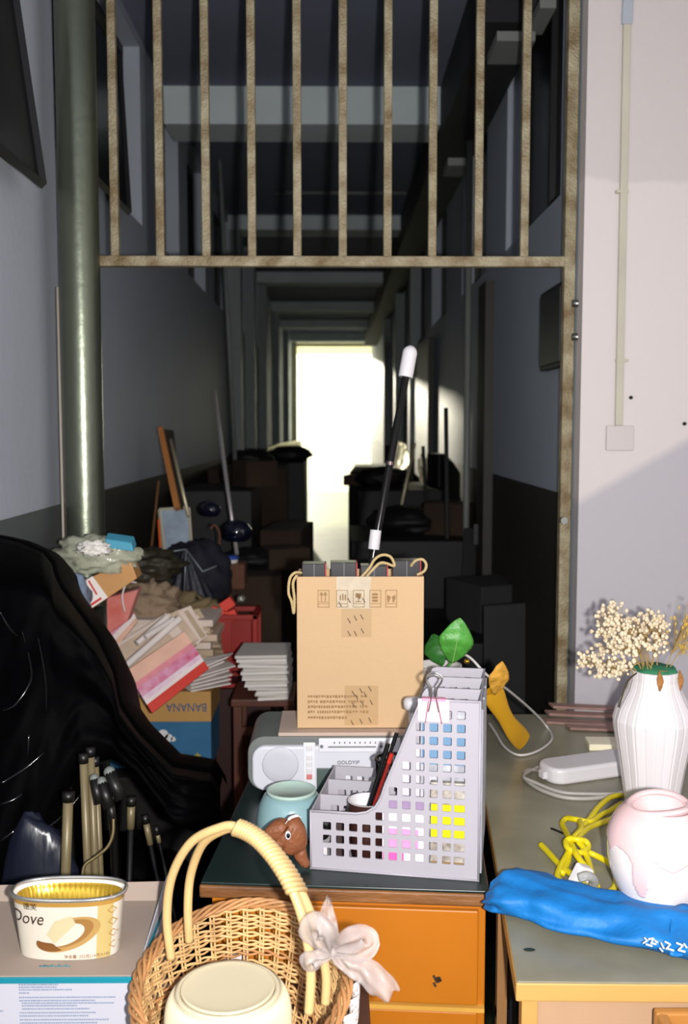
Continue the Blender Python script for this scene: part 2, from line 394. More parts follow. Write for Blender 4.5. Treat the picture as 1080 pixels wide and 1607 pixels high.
# conduit and junction box on the front wall
tr = thing('cable_trunking', 'pale surface trunking running down the right wall to a square box', 'conduit', (.62, YW, 1.5))
a = at(983, 40, YW); b = at(970, 668, YW)
trm = mat('trunking_paint', (192,186,168), .6, var=.08)
q1 = MB(); q1.para((a.x-.008, YW-.010, a.z), (.016, 0, 0), (0, .010, 0), (b.x-a.x, 0, b.z-a.z)); q1.build('channel', trm, tr, bevel=.002)
q2 = MB(); q2.para((a.x-.011, YW-.009, a.z), (.022, 0, 0), (0, .009, 0), (.012, 0, .55)); q2.build('channel', mat('trunking_blue', (168,174,182), .6), tr, bevel=.002)
a = at(950, 707, YW); b = at(994, 668, YW)
MB().box((a.x, YW-.009, a.z), (b.x, YW, b.z)).build('junction_box', mat('jbox', (206,196,194), .6, var=.03), tr, bevel=.002)
for y in (302, 566): 
    p = at(975, y, YW); MB().box((p.x-.013, YW-.012, p.z-.003), (p.x+.013, YW, p.z+.003)).build('clip', trm, tr)
for (x, y) in ((990, 624), (1074, 665)):
    p = at(x, y, YW); tag(MB().tube([(p.x, YW-.004, p.z), (p.x, YW, p.z)], .004, n=8).build('nail', DARK), 'small dark nail in the right wall ' + ('above the square box' if x < 1000 else 'near the right frame edge'), 'nail')
# fuse box on corridor's right wall
fb = thing('fuse_box', 'dark metal cabinet fixed to the right corridor wall behind the gate post', 'box', (XR-.03, 2.38, 1.6))
za, zb_ = at(858, 583, yr(858)).z, at(858, 462, yr(858)).z
MB().box((XR-.022, 2.22, za), (XR, yr(858), zb_)).build('cabinet_body', mat('dark_metal', (30,31,32), .5, metal=.3), fb, bevel=.003)
MB().box((XR-.026, 2.23, za+.01), (XR-.022, yr(858)-.01, zb_-.01)).build('cabinet_door', mat('dark_metal2', (36,37,38), .45), fb, bevel=.002)

# ------------------------------------------------------------------ orange cabinet-desk
ZT = 0.79
cL = on(312, 1385, ZT); cR = on(770, 1400, ZT)
orange = mat('orange_varnish', (182,106,18), .45, var=.14, scale=5, bump=.05, stretch=(1, 1, .35))
edgew = mat('worn_wood_edge', (150,98,50), .55, scale=14, col2=(86,52,26), bump=.3, stretch=(.4, 1, 2))
green = mat('dark_green_top', (22,38,36), .32, var=.15, scale=10)
fx, fy = (cR-cL), 0
desk = thing('orange_cabinet', 'orange varnished wooden cabinet with worn brown edge and dark green top', 'cabinet', ((cL.x+cR.x)/2, cL.y, 0))
ux = Vector((cR.x-cL.x, cR.y-cL.y, 0)).normalized(); uy = Vector((-ux.y, ux.x, 0)); W = (cR-cL).length
o0 = Vector((cL.x, cL.y, 0)); D = .66
def dk(x, y, z): return o0 + ux*x + uy*y + Vector((0, 0, z))
MB().para(dk(0, 0, ZT-.022), ux*W, uy*D, (0, 0, .018)).build('top_edge', edgew, desk, bevel=.003)
MB().para(dk(.002, .002, ZT-.004), ux*(W-.004), uy*(D-.004), (0, 0, .004)).build('green_top', green, desk, bevel=.001)
MB().para(dk(.015, .012, .06), ux*(W-.02), uy*(D-.02), (0, 0, ZT-.083)).build('carcass', orange, desk, bevel=.002)
zd = on(700, 1567, .65); 
dz = at(700, 1567, cL.y).z
MB().para(dk(.03, .004, dz+.005), ux*(W-.045), uy*.009, (0, 0, ZT-.034-dz)).build('drawer', orange, desk, bevel=.002); drawer_o = bpy.data.objects['drawer']
MB().para(dk(.03, .004, .12), ux*(W-.045), uy*.009, (0, 0, dz-.005-.12)).build('door', orange, desk, bevel=.002)
MB().para(dk(.018, .002, dz-.0035), ux*(W-.024), uy*.012, (0, 0, .006)).build('divider_strip', mat('pale_groove', (212,160,70), .5), desk)
# dark scuff on the drawer: small irregular stain
sc = MB(); pb = at(683, 1522, cL.y-.002)
for i in range(9):
    a = random.uniform(0, 6.28); r = random.uniform(0, .006)
    sc.tube([(pb.x+r*math.cos(a), cL.y - .006, pb.z+1.6*r*math.sin(a)), (pb.x+r*math.cos(a)+.003, cL.y-.006, pb.z+1.6*r*math.sin(a)-.006)], .0018, n=5)
for v in sc.v:
    t_ = (v - o0).dot(ux); v.y = (o0 + ux*t_).y + .0035
sc.build('scuff_mark', mat('scuff', (70,48,24), .8), drawer_o)
for i in range(4):
    xx = .02 if i % 2 == 0 else W-.045; yy = .02 if i < 2 else D-.05
    MB().para(dk(xx, yy, 0), ux*.03, uy*.03, (0, 0, .062)).build('leg', edgew, desk)

# ------------------------------------------------------------------ right table
tL = on(810, 1540, ZT); ang = R(-4.0)
tux = Vector((math.cos(ang), math.sin(ang)*.25, 0)).normalized(); tuy = Vector((math.sin(R(5)), math.cos(R(5)), 0))
tux = Vector((math.cos(R(-1.5)), math.sin(R(-1.5)), 0))
TW, TD = .80, 1.04
def tk(x, y, z): return Vector((tL.x, tL.y, 0)) + tux*x + tuy*y + Vector((0, 0, z))
m = bpy.data.materials.new('table_top_lino'); m.use_nodes = True
n = m.node_tree.nodes; l = m.node_tree.links; b = n['Principled BSDF']
g = n.new('ShaderNodeNewGeometry'); nn = n.new('ShaderNodeTexNoise'); nn.inputs['Scale'].default_value = 5; nn.inputs['Detail'].default_value = 8; l.new(g.outputs['Position'], nn.inputs['Vector'])
rp = n.new('ShaderNodeValToRGB'); rp.color_ramp.elements[0].color = lin((118,114,96)); rp.color_ramp.elements[1].color = lin((150,146,126)); rp.color_ramp.elements[0].position = .35; rp.color_ramp.elements[1].position = .65
l.new(nn.outputs[0], rp.inputs[0])
l.new(rp.outputs[0], b.inputs['Base Color']); b.inputs['Roughness'].default_value = .3; b.inputs['Specular IOR Level'].default_value = .4
LINO = m
yel = mat('yellow_wood', (188,146,82), .5, var=.08, scale=8, stretch=(.3, 1, 1))
pink_w = mat('pale_wood', (176,142,112), .6, var=.08, scale=8, stretch=(1, 1, .2))
tb = thing('writing_table', 'table with glossy grey-green top and yellow wood edge at the right', 'table', (tL.x+.3, tL.y+.4, 0))
MB().para(tk(0, 0, ZT-.024), tux*TW, tuy*TD, (0, 0, .022)).build('table_frame', yel, tb, bevel=.002)
MB().para(tk(.001, .0, ZT-.0025), tux*(TW-.002), tuy*(TD-.002), (0, 0, .0025)).build('table_top', LINO, tb, bevel=.001)
MB().para(tk(.026, .02, .12), tux*.30, tuy*.02, (0, 0, ZT-.145)).build('front_panel', pink_w, tb, bevel=.001)
for (x, y) in ((.008, .012), (.008, TD-.05), (TW-.05, .012), (TW-.05, TD-.05)):
    MB().para(tk(x, y, 0), tux*.018, tuy*.03, (0, 0, ZT-.025)).build('leg', yel, tb, bevel=.001)
hp = on(985, 1603, .75)
MB().tube([tk(.155, .005, ZT-.083), tk(.155, -.003, ZT-.081), tk(.195, -.003, ZT-.081), tk(.195, .02, ZT-.083)], .004, n=6).build('drawer_handle', edgew, tb)
# knot / scratches on yellow edge
for (x, y, s_) in ((875, 1548, .010), (900, 1556, .006), (1055, 1555, .005)):
    pass
# front-right wooden drawer-box standing before the table
wb = thing('wooden_tray', 'corner of a varnished wooden tray in front of the table, bottom right', 'tray', (.40, .95, .6))
oak = mat('varnished_oak', (160,108,52), .4, var=.2, scale=7, stretch=(.3, 1, 3))
a = on(1020, 1571, .77); 
fx0, fy1 = a.x, min(a.y, tk(.2, 0, 0).y-.012)
MB().box((fx0, fy1-.012, .60), (fx0+.25, fy1, .77)).build('rear_side', oak, wb, bevel=.003)
MB().box((fx0, fy1-.20, .60), (fx0+.012, fy1-.012, .77)).build('left_side', oak, wb, bevel=.003)
MB().box((fx0+.012, fy1-.20, .70), (fx0+.25, fy1-.012, .708)).build('tray_bottom', oak, wb)
MB().box((fx0+.02, fy1-.19, 0), (fx0+.24, fy1-.03, .60)).build('support_box', mat('pale_wood2', (190,150,110), .6), wb)

# dark metal things in the gap between cabinet and table
gp = thing('folded_stool', 'dark metal and brown wood folded stool wedged in the gap beside the orange cabinet', 'stool', (.2, 1.2, 0))
p0 = at(783, 1470, 1.30); p1 = at(798, 1600, 1.30)
MB().box((p0.x-.004, 1.285, .1), (p0.x+.010, 1.30, .77)).build('upright', mat('brown_wood', (140,100,60), .6), gp, bevel=.001)
MB().box((p0.x+.014, 1.285, .1), (p0.x+.022, 1.30, .70)).build('upright', mat('blued_steel', (60,66,74), .35, metal=.8), gp, bevel=.001)
MB().box((p0.x-.004, 1.28, .08), (p0.x+.03, 1.31, .10)).build('foot', BLACK, gp)
MB().box((p0.x-.004, 1.286, .60), (p0.x+.022, 1.31, .615)).build('cross_bar', BLACK, gp)

# ------------------------------------------------------------------ radio
YR = 1.61
silver = mat('silver_plastic', (208,208,216), .35, metal=0, var=.04)
silver2 = mat('light_silver', (222,222,228), .35, var=.03)
grey = mat('grey_plastic', (112,116,112), .45)
x0, x1 = at(388, 1200, YR).x, at(702, 1200, YR).x
zt_ = 0.888
rd = thing('radio', 'silver portable cassette radio standing under the cardboard box', 'radio', ((x0+x1)/2, YR+.08, ZT))
def rrect(x0, x1, z0, z1, r, n=6):
    pts = []
    for cx, cz, a0 in ((x1-r, z1-r, 0), (x0+r, z1-r, 90), (x0+r, z0+r, 180), (x1-r, z0+r, 270)):
        for i in range(n+1): a = R(a0+90*i/n); pts.append((cx+r*math.cos(a), cz+r*math.sin(a)))
    return pts
Mf = lambda Y: fr((0, Y, 0), (1, 0, 0), (0, 0, 1))
zb0 = ZT+.006
body = MB(); poly = rrect(x0, x1, zb0, zt_, .028); body.prism(poly, -.15, M=Mf(YR+.012)); body.build('casing', grey, rd, auto=30, bevel=.002)
fp = MB(); poly = rrect(x0+.008, x1-.008, zb0+.004, zt_-.012, .022); fp.prism(poly, .014, M=Mf(YR+.012)); fp.build('front_panel', silver, rd, auto=30, bevel=.004, bseg=3)
rx = lambda px: at(px, 1200, YR-.002).x
rz = lambda py: at(500, py, YR-.002).z
for i, s_ in enumerate((-1, 1)):
    cx = rx(440) if s_ < 0 else rx(650)
    sp_ = MB(); sp_.lathe([(.030, 0), (.029, .0004), (.016, .0008), (.001, .001)], n=36, M=fr((cx, YR-.0025, rz(1200)), (1, 0, 0), (0, 0, 1)))
    sp_.build('speaker', mat('speaker_silver', (196,196,204), .45), rd, smooth=True)
bs = MB()
bs.box((rx(476), YR-.004, rz(1245)), (rx(495), YR-.001, rz(1165))); bso = bs.build('button_strip', silver2, rd, bevel=.001)
for i, y in enumerate((1173, 1188, 1198, 1208, 1218)):
    MB().box((rx(481), YR-.007, rz(y+4)), (rx(490), YR-.004, rz(y-4))).build('button', mat('rose_button', (196,120,118), .5) if i == 4 else WHITE, bso, bevel=.001)
dp = MB(); dp.box((rx(500), YR-.006, rz(1180)), (rx(628), YR-.001, rz(1158))); dpo = dp.build('tuner_panel', silver2, rd, bevel=.002)
tn = MB(); tn.box((rx(515), YR-.007, rz(1172)), (rx(590), YR-.006, rz(1170)))
for px in (505, 598): tn.lathe([(.0028, 0), (.0028, .002)], n=10, M=fr((rx(px), YR-.0065, rz(1170)), (1, 0, 0), (0, 0, 1)))
for j in range(9): tn.box((rx(524+j*8), YR-.0068, rz(1166)), (rx(526+j*8), YR-.006, rz(1163)))
tn.build('tuner_scale', grey, dpo)
lt = MB(); lt.text('GOLDYIP', .0085, fr((rx(529), YR-.003, rz(1199)), (1, 0, 0), (0, 0, 1)), sx=1.05); lt.build('lettering', mat('dark_print', (50,50,55), .6), rd)
MB().box((rx(497), YR-.005, rz(1246)), (rx(532), YR-.001, rz(1205))).build('display', mat('display_green', (84,96,92), .15), rd, bevel=.001)
MB().box((rx(540), YR-.005, rz(1246)), (rx(600), YR-.001, rz(1212))).build('cassette_door', silver2, rd, bevel=.002)
for i in (0, 1):
    MB().box((x0+.03+i*.2, YR+.02, ZT), (x0+.07+i*.2, YR+.12, zb0+.001)).build('foot', BLACK, rd)

# board on the radio
a = at(436, 1147, YR+.0); b = at(690, 1147, YR)
tag(MB().box((a.x, YR+.014, zt_), (b.x, YR+.145, zt_+.006)).build('thin_board', mat('pale_board', (190,168,154), .7, var=.05), bevel=.001), 'thin pale board lying on the radio under the cardboard box', 'board')
# ------------------------------------------------------------------ cardboard box
YB = YR+.035; zb1 = zt_+.006
zt1 = at(560, 905, YB).z
bx0, bx1 = at(466, 1000, YB).x, at(665, 1000, YB).x
DB = .095
cb = thing('cardboard_box', 'tall open brown cardboard box on top of the radio, filled with black cases', 'box', ((bx0+bx1)/2, YB+.05, zb1))
c = MB(); t = .003
c.box((bx0, YB, zb1), (bx1, YB+t, zt1)); c.box((bx0, YB+DB-t, zb1), (bx1, YB+DB, zt1)); c.box((bx0, YB+t, zb1), (bx0+t, YB+DB-t, zt1)); c.box((bx1-t, YB+t, zb1), (bx1, YB+DB-t, zt1)); c.box((bx0, YB, zb1), (bx1, YB+DB, zb1+t))
c.build('box_walls', CARD, cb, bevel=.0012)
cx_ = lambda px: at(px, 1000, YB-.0004).x
cz_ = lambda py: at(560, py, YB-.0004).z
FB = lambda px, py, d=.0006: fr((cx_(px), YB-d, cz_(py)), (1, 0, 0), (0, 0, 1))
U = (cx_(600)-cx_(500))/100           # metres per photo pixel on this face
tp = MB(); tp.box((cx_(528), YB-.0006, cz_(955)), (cx_(582), YB, cz_(905))); tp.build('packing_tape', mat('shiny_tape', (200,184,160), .22, var=.12, scale=60, coat=.5), cb)
tp = MB(); tp.box((cx_(536), YB-.0006, cz_(1000)), (cx_(583), YB, cz_(955))); tp.build('packing_tape', mat('brown_tape', (186,152,110), .4, var=.05), cb)
tp = MB(); tp.box((cx_(541), YB-.0006, cz_(1138)), (cx_(594), YB, cz_(1076))); tp.build('packing_tape', MATS['brown_tape'], cb)
pr = MB()
def outline(mb, px, py, w_, h, th=1.3):
    for (a, b, c2, d) in ((px, py, px+w_, py+th), (px, py+h-th, px+w_, py+h), (px, py, px+th, py+h), (px+w_-th, py, px+w_, py+h)):
        mb.box((cx_(a), YB-.0009, cz_(d)), (cx_(c2), YB-.0005, cz_(b)))
def rectp(mb, a, b, c2, d): mb.box((cx_(a), YB-.0009, cz_(d)), (cx_(c2), YB-.0005, cz_(b)))
for px in (499, 528, 554, 580, 605): outline(pr, px, 926, 18, 27, .9); rectp(pr, px+1, 947, px+17, 947.8)
for dx in (504, 510):                                                     # two up arrows
    rectp(pr, dx, 931, dx+1.4, 943); pr.prism([(-.0035, 0), (.0035, 0), (0, .006)], .0004, M=FB(dx+.7, 934))
rectp(pr, 501, 944, 515, 945)
for px in (533, 537, 541): rectp(pr, px, 932+(px % 3), px+2.2, 942)       # umbrella / rain mark
rectp(pr, 558, 931, 567, 938); rectp(pr, 562, 938, 563.4, 944); rectp(pr, 558, 943.6, 567, 945)   # glass
for y in (931, 936, 941): rectp(pr, 584, y, 593, y+3.4)
pr.prism([(-.008, 0), (-.003, 0), (-.002, .005), (-.008, .008)], .0004, M=FB(615, 941)); pr.prism([(.008, 0), (.003, 0), (.002, .005), (.008, .008)], .0004, M=FB(613, 941))
for px in (608, 616): rectp(pr, px, 940, px+3, 945)
random.seed(3)
for j, y in enumerate((1091, 1099, 1107, 1115, 1124)):
    x = 483
    while x < (575 if j < 4 else 545):
        w_ = random.uniform(2.2, 4.2); rectp(pr, x, y, x+w_, y+random.choice((3.2, 4.2))); x += w_ + random.uniform(.8, 1.6)
        if random.random() < .12: x += 3
pr.build('printed_marks', mat('brown_print', (150,118,80), .8), cb)
ds = MB()
for (x, y) in ((545, 970), (555, 966), (565, 964), (545, 990), (555, 990), (566, 986), (531, 944), (545, 938), (560, 932), (568, 938), (552, 1084), (564, 1080), (578, 1077), (552, 1102), (566, 1100), (580, 1098), (550, 1130), (564, 1128), (578, 1126), (557, 1090), (571, 1086)):
    ds.prism([(0, 0), (.0015, 0), (.006, -.008), (.0045, -.009)], .0004, M=FB(x, y, .0008))
ds.build('printed_dashes', mat('dark_dash', (96,70,48), .7), cb)
# black cases
blk = mat('black_glossy_card', (30,27,31), .3, var=.1); redm = mat('red_edge', (170,30,36), .5)
c0 = None
for i, (pa, pb_) in enumerate(((474, 512), (519, 561), (566, 609), (616, 661))):
    ytop = (885, 883, 888, 880)[i]; Yc = YB+.014+(.02 if i in (1, 3) else 0)
    xa_, xb2 = at(pa, 900, Yc).x, at(pb_, 900, Yc).x
    k_ = thing('black_case', ('black case at the left end inside the cardboard box', 'second black case from the left in the cardboard box', 'third black case from the left, beside the rod', 'rightmost black case in the cardboard box')[i], 'case', ((xa_+xb2)/2, Yc+.02, zb1+.004), 'black cases standing in the cardboard box')
    zt2 = at(560, ytop, Yc).z
    MB().box((xa_, Yc, zb1+.004), (xb2-.002, Yc+.035, zt2)).build('case_body', blk, k_, bevel=.001)
    MB().box((xb2-.002, Yc, zb1+.004), (xb2, Yc+.035, zt2)).build('red_edge', redm, k_)
    MB().box(((xa_+xb2)/2-.0006, Yc-.0006, zb1+.01), ((xa_+xb2)/2+.0006, Yc, zt2)).build('seam', mat('seam_grey', (110,110,115), .4), k_)
# twisted rope handles
ropem = mat('cream_rope', (196,172,124), .8, var=.1)
def rope(name, pts, r, label, n=160, tw=90, grp=None):
    c_ = bez(pts, 14); o = MB(); L = len(c_)
    for ph in (0, 2.09, 4.19):
        pp = []
        for i, p in enumerate(c_):
            t = (c_[min(i+1, L-1)]-c_[max(i-1, 0)]).normalized(); a = Vector((0, 1, 0)); x = a.cross(t)
            x = x.normalized() if x.length > 1e-5 else Vector((1, 0, 0)); y = t.cross(x); th = i*.75+ph
            pp.append(p + (x*math.cos(th)+y*math.sin(th))*r*.55)
        o.tube(pp, r*.62, n=6)
    q = o.build(name, ropem, smooth=True); tag(q, label, 'rope', grp)
rope('rope_handle', [at(473, 899, YB+.01), at(463, 899, YB-.002), at(455, 908, YB-.006), at(453, 930, YB-.006), at(458, 945, YB-.006), at(461, 962, YB-.006), at(462, 940, YB-.008), at(460, 915, YB-.008), at(466, 903, YB-.004)], .0022, 'cream twisted rope handle hanging over the left side of the cardboard box')
rope('rope_handle', [at(567, 906, YB+.012), at(580, 891, YB+.010), at(588, 878, YB+.008), at(600, 871, YB+.008), at(613, 874, YB+.01), at(619, 888, YB+.012), at(606, 884, YB+.008), at(596, 884, YB+.006), at(584, 895, YB+.006), at(576, 904, YB+.012)], .0022, 'cream twisted rope handle looped above the middle of the cardboard box')
rope('rope_handle', [at(645, 888, YB+.02), at(652, 880, YB+.012), at(663, 878, YB+.01), at(669, 886, YB+.01), at(666, 896, YB+.01), at(655, 902, YB+.012)], .0022, 'cream twisted rope handle curling at the right corner of the cardboard box')
# rod
YD = YB+.07
rod = thing('telescopic_rod', 'glossy black rod with white end caps leaning up out of the cardboard box', 'rod', tuple(at(578, 905, YD)))
pt = lambda x, y: at(x, y, YD + (905-y)*.00012)
bot = at(578, 905, YD); dirr = (pt(638, 585)-pt(588, 860)).normalized()
foot = pt(588, 860) - dirr*((pt(588, 860).z-zb1-.01)/dirr.z)
MB().tube([foot, pt(588, 860), pt(638, 585)], .0066, n=20).build('shaft', mat('glossy_black_metal', (14,12,12), .12, metal=.4), rod, auto=40)
MB().tube([pt(612, 730)+Vector((0,0,0)), pt(612, 730)+dirr*.006], .0078, n=20).build('joint_ring', mat('rose_grey_metal', (110,96,94), .3, metal=.8), rod, auto=40)
top = [pt(636.5, 592) + dirr*(q*.001) for q in range(0, 59, 4)]
rr_ = [.0128]*12 + [.0118, .0095, .004]
MB().tube(top, rr_, n=24).build('end_cap', WHITE, rod, auto=50)
MB().tube([pt(586.5, 862), pt(590, 832)], .0098, n=24).build('lower_sleeve', WHITE, rod, auto=40)
for y in (586, 835):
    p_ = pt(640-(y-586)*.19, y+6)

# ------------------------------------------------------------------ teal bowl upside down
bp_ = on(457, 1306, ZT); 
teal = mat('teal_glaze', (138,172,176), .25, var=.08, scale=12, coat=.4)
bw = thing('teal_bowl', 'pale teal ceramic bowl turned upside down in front of the radio', 'bowl', (bp_.x, bp_.y+.01, ZT))
Mb = Matrix.Translation((bp_.x, bp_.y+.012, ZT))
MB().lathe([(.046, 0), (.0525, .0), (.054, .004), (.053, .022), (.049, .040), (.043, .052), (.037, .058)], n=64, M=Mb).build('bowl_body', teal, bw, smooth=True)
MB().lathe([(.038, .0578), (.0375, .0625), (.0345, .0632), (.0335, .0612), (.001, .0615)], n=64, M=Mb).build('foot_ring', mat('teal_foot', (176,200,190), .5), bw, smooth=True)
bt = MB()
for j in range(3):
    for k2 in range(7-2*j):
        a = R(-120 + k2*5 + j*4); r_ = .0536; z = .022-j*.006
        p_ = Mb @ Vector((r_*math.cos(a), r_*math.sin(a), z)); bt.box(p_-Vector((.0016, .0006, .0014)), p_+Vector((.0016, .0002, .0014)))
bt.build('printed_characters', mat('blue_grey_ink', (70,96,108), .6), bw)

# ------------------------------------------------------------------ brown toy
ty = thing('toy_animal', 'small brown rubber toy animal lying against the grey file organiser', 'toy', tuple(on(455, 1345, ZT)))
YT = 1.335
def tp3(x, y, dy=0): return at(x, y, YT+dy)
me = bpy.data.meshes.new('toy_body')
jv = [(tp3(458, 1315), .021), (tp3(437, 1302), .015), (tp3(422, 1306, -.006), .0095), (tp3(415, 1309, -.008), .005), (tp3(461, 1290), .014), (tp3(463, 1278, .004), .006), (tp3(470, 1335), .013), (tp3(476, 1352, .0), .008), (tp3(485, 1361, -.002), .006), (tp3(478, 1310, .008), .012), (tp3(436, 1325, -.006), .007), (tp3(440, 1285, 0), .005), (tp3(455, 1338, -.008), .009)]
ed = [(0,1),(1,2),(2,3),(0,4),(4,5),(0,6),(6,7),(7,8),(0,9),(1,10),(1,11),(0,12)]
Ti = WM[ty.name].inverted()
me.from_pydata([Ti @ p for p, r_ in jv], ed, [])
to = bpy.data.objects.new('toy_body', me); COL.objects.link(to); to.parent = ty
sk = to.modifiers.new('skin', 'SKIN'); 
lay = me.skin_vertices[0].data if me.skin_vertices else None
if lay is None:
    bm = bmesh.new(); bm.from_mesh(me); bm.verts.layers.skin.verify(); bm.to_mesh(me); bm.free(); lay = me.skin_vertices[0].data
for i, (p, r_) in enumerate(jv): lay[i].radius = (r_, r_); lay[i].use_root = (i == 0)
su = to.modifiers.new('sub', 'SUBSURF'); su.levels = 2; su.render_levels = 2
sk.use_smooth_shade = True
me.materials.append(mat('toy_brown', (128,76,46), .5, var=.12, scale=30, bump=.3, bscale=150))
MB().ball(tp3(452, 1311, -.0225), .0042, n=10, mi=0, sq=(1.0, .6, 1.5)).build('eye', WHITE, ty, smooth=True)
MB().ball(tp3(452.5, 1311.5, -.0245), .0026, n=8, sq=(1, .6, 1.4)).build('pupil', BLACK, ty, smooth=True)
MB().tube(bez([tp3(448, 1293, -.010), tp3(455, 1284, -.009), tp3(466, 1280, -.006), tp3(472, 1283, -.002)]), [.001]*6+[.0035]*12+[.002]*7, n=8, flat=.6).build('white_stripe', WHITE, ty, smooth=True)

# ------------------------------------------------------------------ file organiser
lil = mat('lilac_grey_plastic', (168,164,172), .4, var=.03)
oA = on(487, 1363, ZT); oB = on(752, 1383, ZT)
fu = Vector((oB.x-oA.x, oB.y-oA.y, 0)).normalized(); fv = Vector((-fu.y, fu.x, 0)); L = (oB-oA).length
Hh = .247; DD = .188; HL = .083
org = thing('file_organizer', 'light grey perforated plastic file organiser with tall back and low front', 'organizer', tuple(oA))
o3 = Vector((oA.x, oA.y, ZT))
def ok(x, y, z): return o3 + fu*x + fv*y + Vector((0, 0, z))
s_ = L/.230
prof = [(0, 0), (L, 0), (L, Hh), (.158*s_, Hh), (.152*s_, Hh-.002), (.148*s_, Hh-.008), (.103*s_, .125), (.098*s_, .108), (.090*s_, .094), (.078*s_, .086), (.064*s_, HL), (0, HL)]
def inside(x, z, mrg):
    for dx, dz in ((-mrg, -mrg), (mrg, -mrg), (mrg, mrg), (-mrg, mrg)):
        X, Z = x+dx, z+dz; ins = False
        for (ax, az), (bx_, bz) in zip(prof, prof[1:]+prof[:1]):
            if (az > Z) != (bz > Z) and X < (bx_-ax)*(Z-az)/(bz-az)+ax: ins = not ins
        if not ins: return False
    return True
pit = .0183; hs = .0058
hol = []
for r_ in range(12):
    for c_ in range(11):
        x = L - .026 - c_*pit; z = .026 + r_*pit
        if x < .02: continue
        if inside(x, z, hs+.0042):
            hw = hs*(1.5 if (c_ == 0 and r_ < 8) else 1)
            q = [(x-hw, z-hs+.0012), (x-hw+.0012, z-hs), (x+hs-.0012, z-hs), (x+hs, z-hs+.0012), (x+hs, z+hs-.0012), (x+hs-.0012, z+hs), (x-hw+.0012, z+hs), (x-hw, z+hs-.0012)]
            hol.append(q[::-1])
tks = .0024
for i, yy in enumerate((0, DD/3, 2*DD/3, DD-tks)):
    pn = MB(); pn.holes(prof, hol, tks, fr(ok(0, yy+tks/2, 0), fu, (0, 0, 1)))
    pn.keep = True
    pn.build('side_panel' if i in (0, 3) else 'divider_panel', lil, org)
    if i == 0: pass
sp1 = MB(); sp1.para(ok(L-.0024, 0, 0), fu*.0024, fv*DD, (0, 0, Hh)); 
sp1.build('spine', mat('lilac_grey_back', (150,150,158), .35, var=.06, scale=20), org, bevel=.0008)
for i in range(3): MB().para(ok(L+.0001, DD/3*i+.006, .008), fu*.003, fv*(DD/3-.012), (0, 0, Hh-.02)).build('spine_panel', mat('lilac_grey_ribbed', (160,160,168), .3, bump=.5, bscale=30, stretch=(6, 6, .6)), org, bevel=.001)
MB().para(ok(0, 0, 0), fu*L, fv*DD, (0, 0, .0024)).build('base_plate', lil, org)
MB().para(ok(0, 0, 0), fu*.0024, fv*DD, (0, 0, HL)).build('front_wall', lil, org, bevel=.0008)
rimp = MB(); rimp.tube([ok(x, -.0005, z) for x, z in prof[2:]], .0019, n=6); rimp.tube([ok(0, -.0005, .001), ok(L, -.0005, .001)], .0017, n=6); rimp.tube([ok(L-.001, -.0005, 0), ok(L-.001, -.0005, Hh)], .0017, n=6); rimp.tube([ok(.001, -.0005, 0), ok(.001, -.0005, HL)], .0017, n=6)
rimp.build('edge_rim', lil, org, smooth=True)
# contents in the first compartments
def slab(name, x0_, x1_, y0_, y1_, z0_, z1_, m_, label, cat, grp=None, bevel=.001, parts=()):
    t_ = thing(name, label, cat, tuple(ok((x0_+x1_)/2, (y0_+y1_)/2, z0_)), grp)
    MB().para(ok(x0_, y0_, z0_), fu*(x1_-x0_), fv*(y1_-y0_), (0, 0, z1_-z0_)).build('body', m_, t_, bevel=bevel)
    for (nm, a, b_, c_, d, mm) in parts: MB().para(ok(a, y0_-.0006, c_), fu*(b_-a), fv*.001, (0, 0, d-c_)).build(nm, mm, t_)
    return t_
E = .0026; TH = DD/3
lilac = mat('packet_lilac', (150,128,160), .5); pinkm = mat('packet_pink', (240,150,196), .5); yelm = mat('bright_yellow', (206,202,10), .45); bluem = mat('sleeve_blue', (110,146,180), .5)
slab('packet', .100, .160, .004, .012, E, .108, mat('packet_white', (240,226,232), .5), 'white packet with lilac and pink bands seen through the organiser holes', 'packet', None, parts=(('lilac_band', .101, .159, .086, .104, lilac), ('pink_band', .108, .150, .030, .064, pinkm), ('lilac_band', .101, .159, .006, .018, lilac), ('pink_band', .101, .130, .018, .030, mat('hot_pink', (232,96,172), .5))))
slab('packet', .166, .218, .004, .014, .0026, .132, mat('packet_grey', (196,190,180), .5, scale=80, col2=(110,96,86)), 'packet with a bright yellow panel at the back of the organiser', 'packet', None, parts=(('yellow_band', .167, .217, .056, .102, yelm), ('brown_band', .167, .217, .006, .022, mat('packet_brown', (140,110,70), .6))))
slab('booklet', .150, .216, .024, .032, E, .225, mat('booklet_cover', (150,150,160), .5, scale=60, col2=(206,206,212)), 'upright booklet with blue cover in the front compartment of the organiser', 'booklet', None, parts=(('blue_panel', .152, .214, .150, .210, bluem),))
slab('booklet', .120, .214, .045, .052, E, .165, mat('paper_lilac', (214,206,220), .6), 'pale upright booklet behind the blue one in the organiser', 'booklet')
slab('booklet', .13, .215, TH+.01, TH+.03, E, .20, PAPER, 'cream booklet in the middle compartment of the organiser', 'booklet')
# dark round container with white inside in the front compartment
cp = ok(.075, .033, E)
cu_ = thing('brown_bowl', 'dark brown bowl with white inside sitting in the organiser', 'bowl', tuple(cp))
Mc = Matrix.Translation(cp)
MB().lathe([(.001, 0), (.020, 0), (.024, .030), (.027, .066), (.0275, .088)], n=48, M=Mc, cap=False).build('bowl_body', mat('chocolate_glaze', (58,34,30), .3), cu_, smooth=True)
MB().lathe([(.0275, .088), (.0255, .089), (.025, .080), (.022, .068), (.001, .066)], n=48, M=Mc, cap=False).build('bowl_lining', WHITE, cu_, smooth=True)
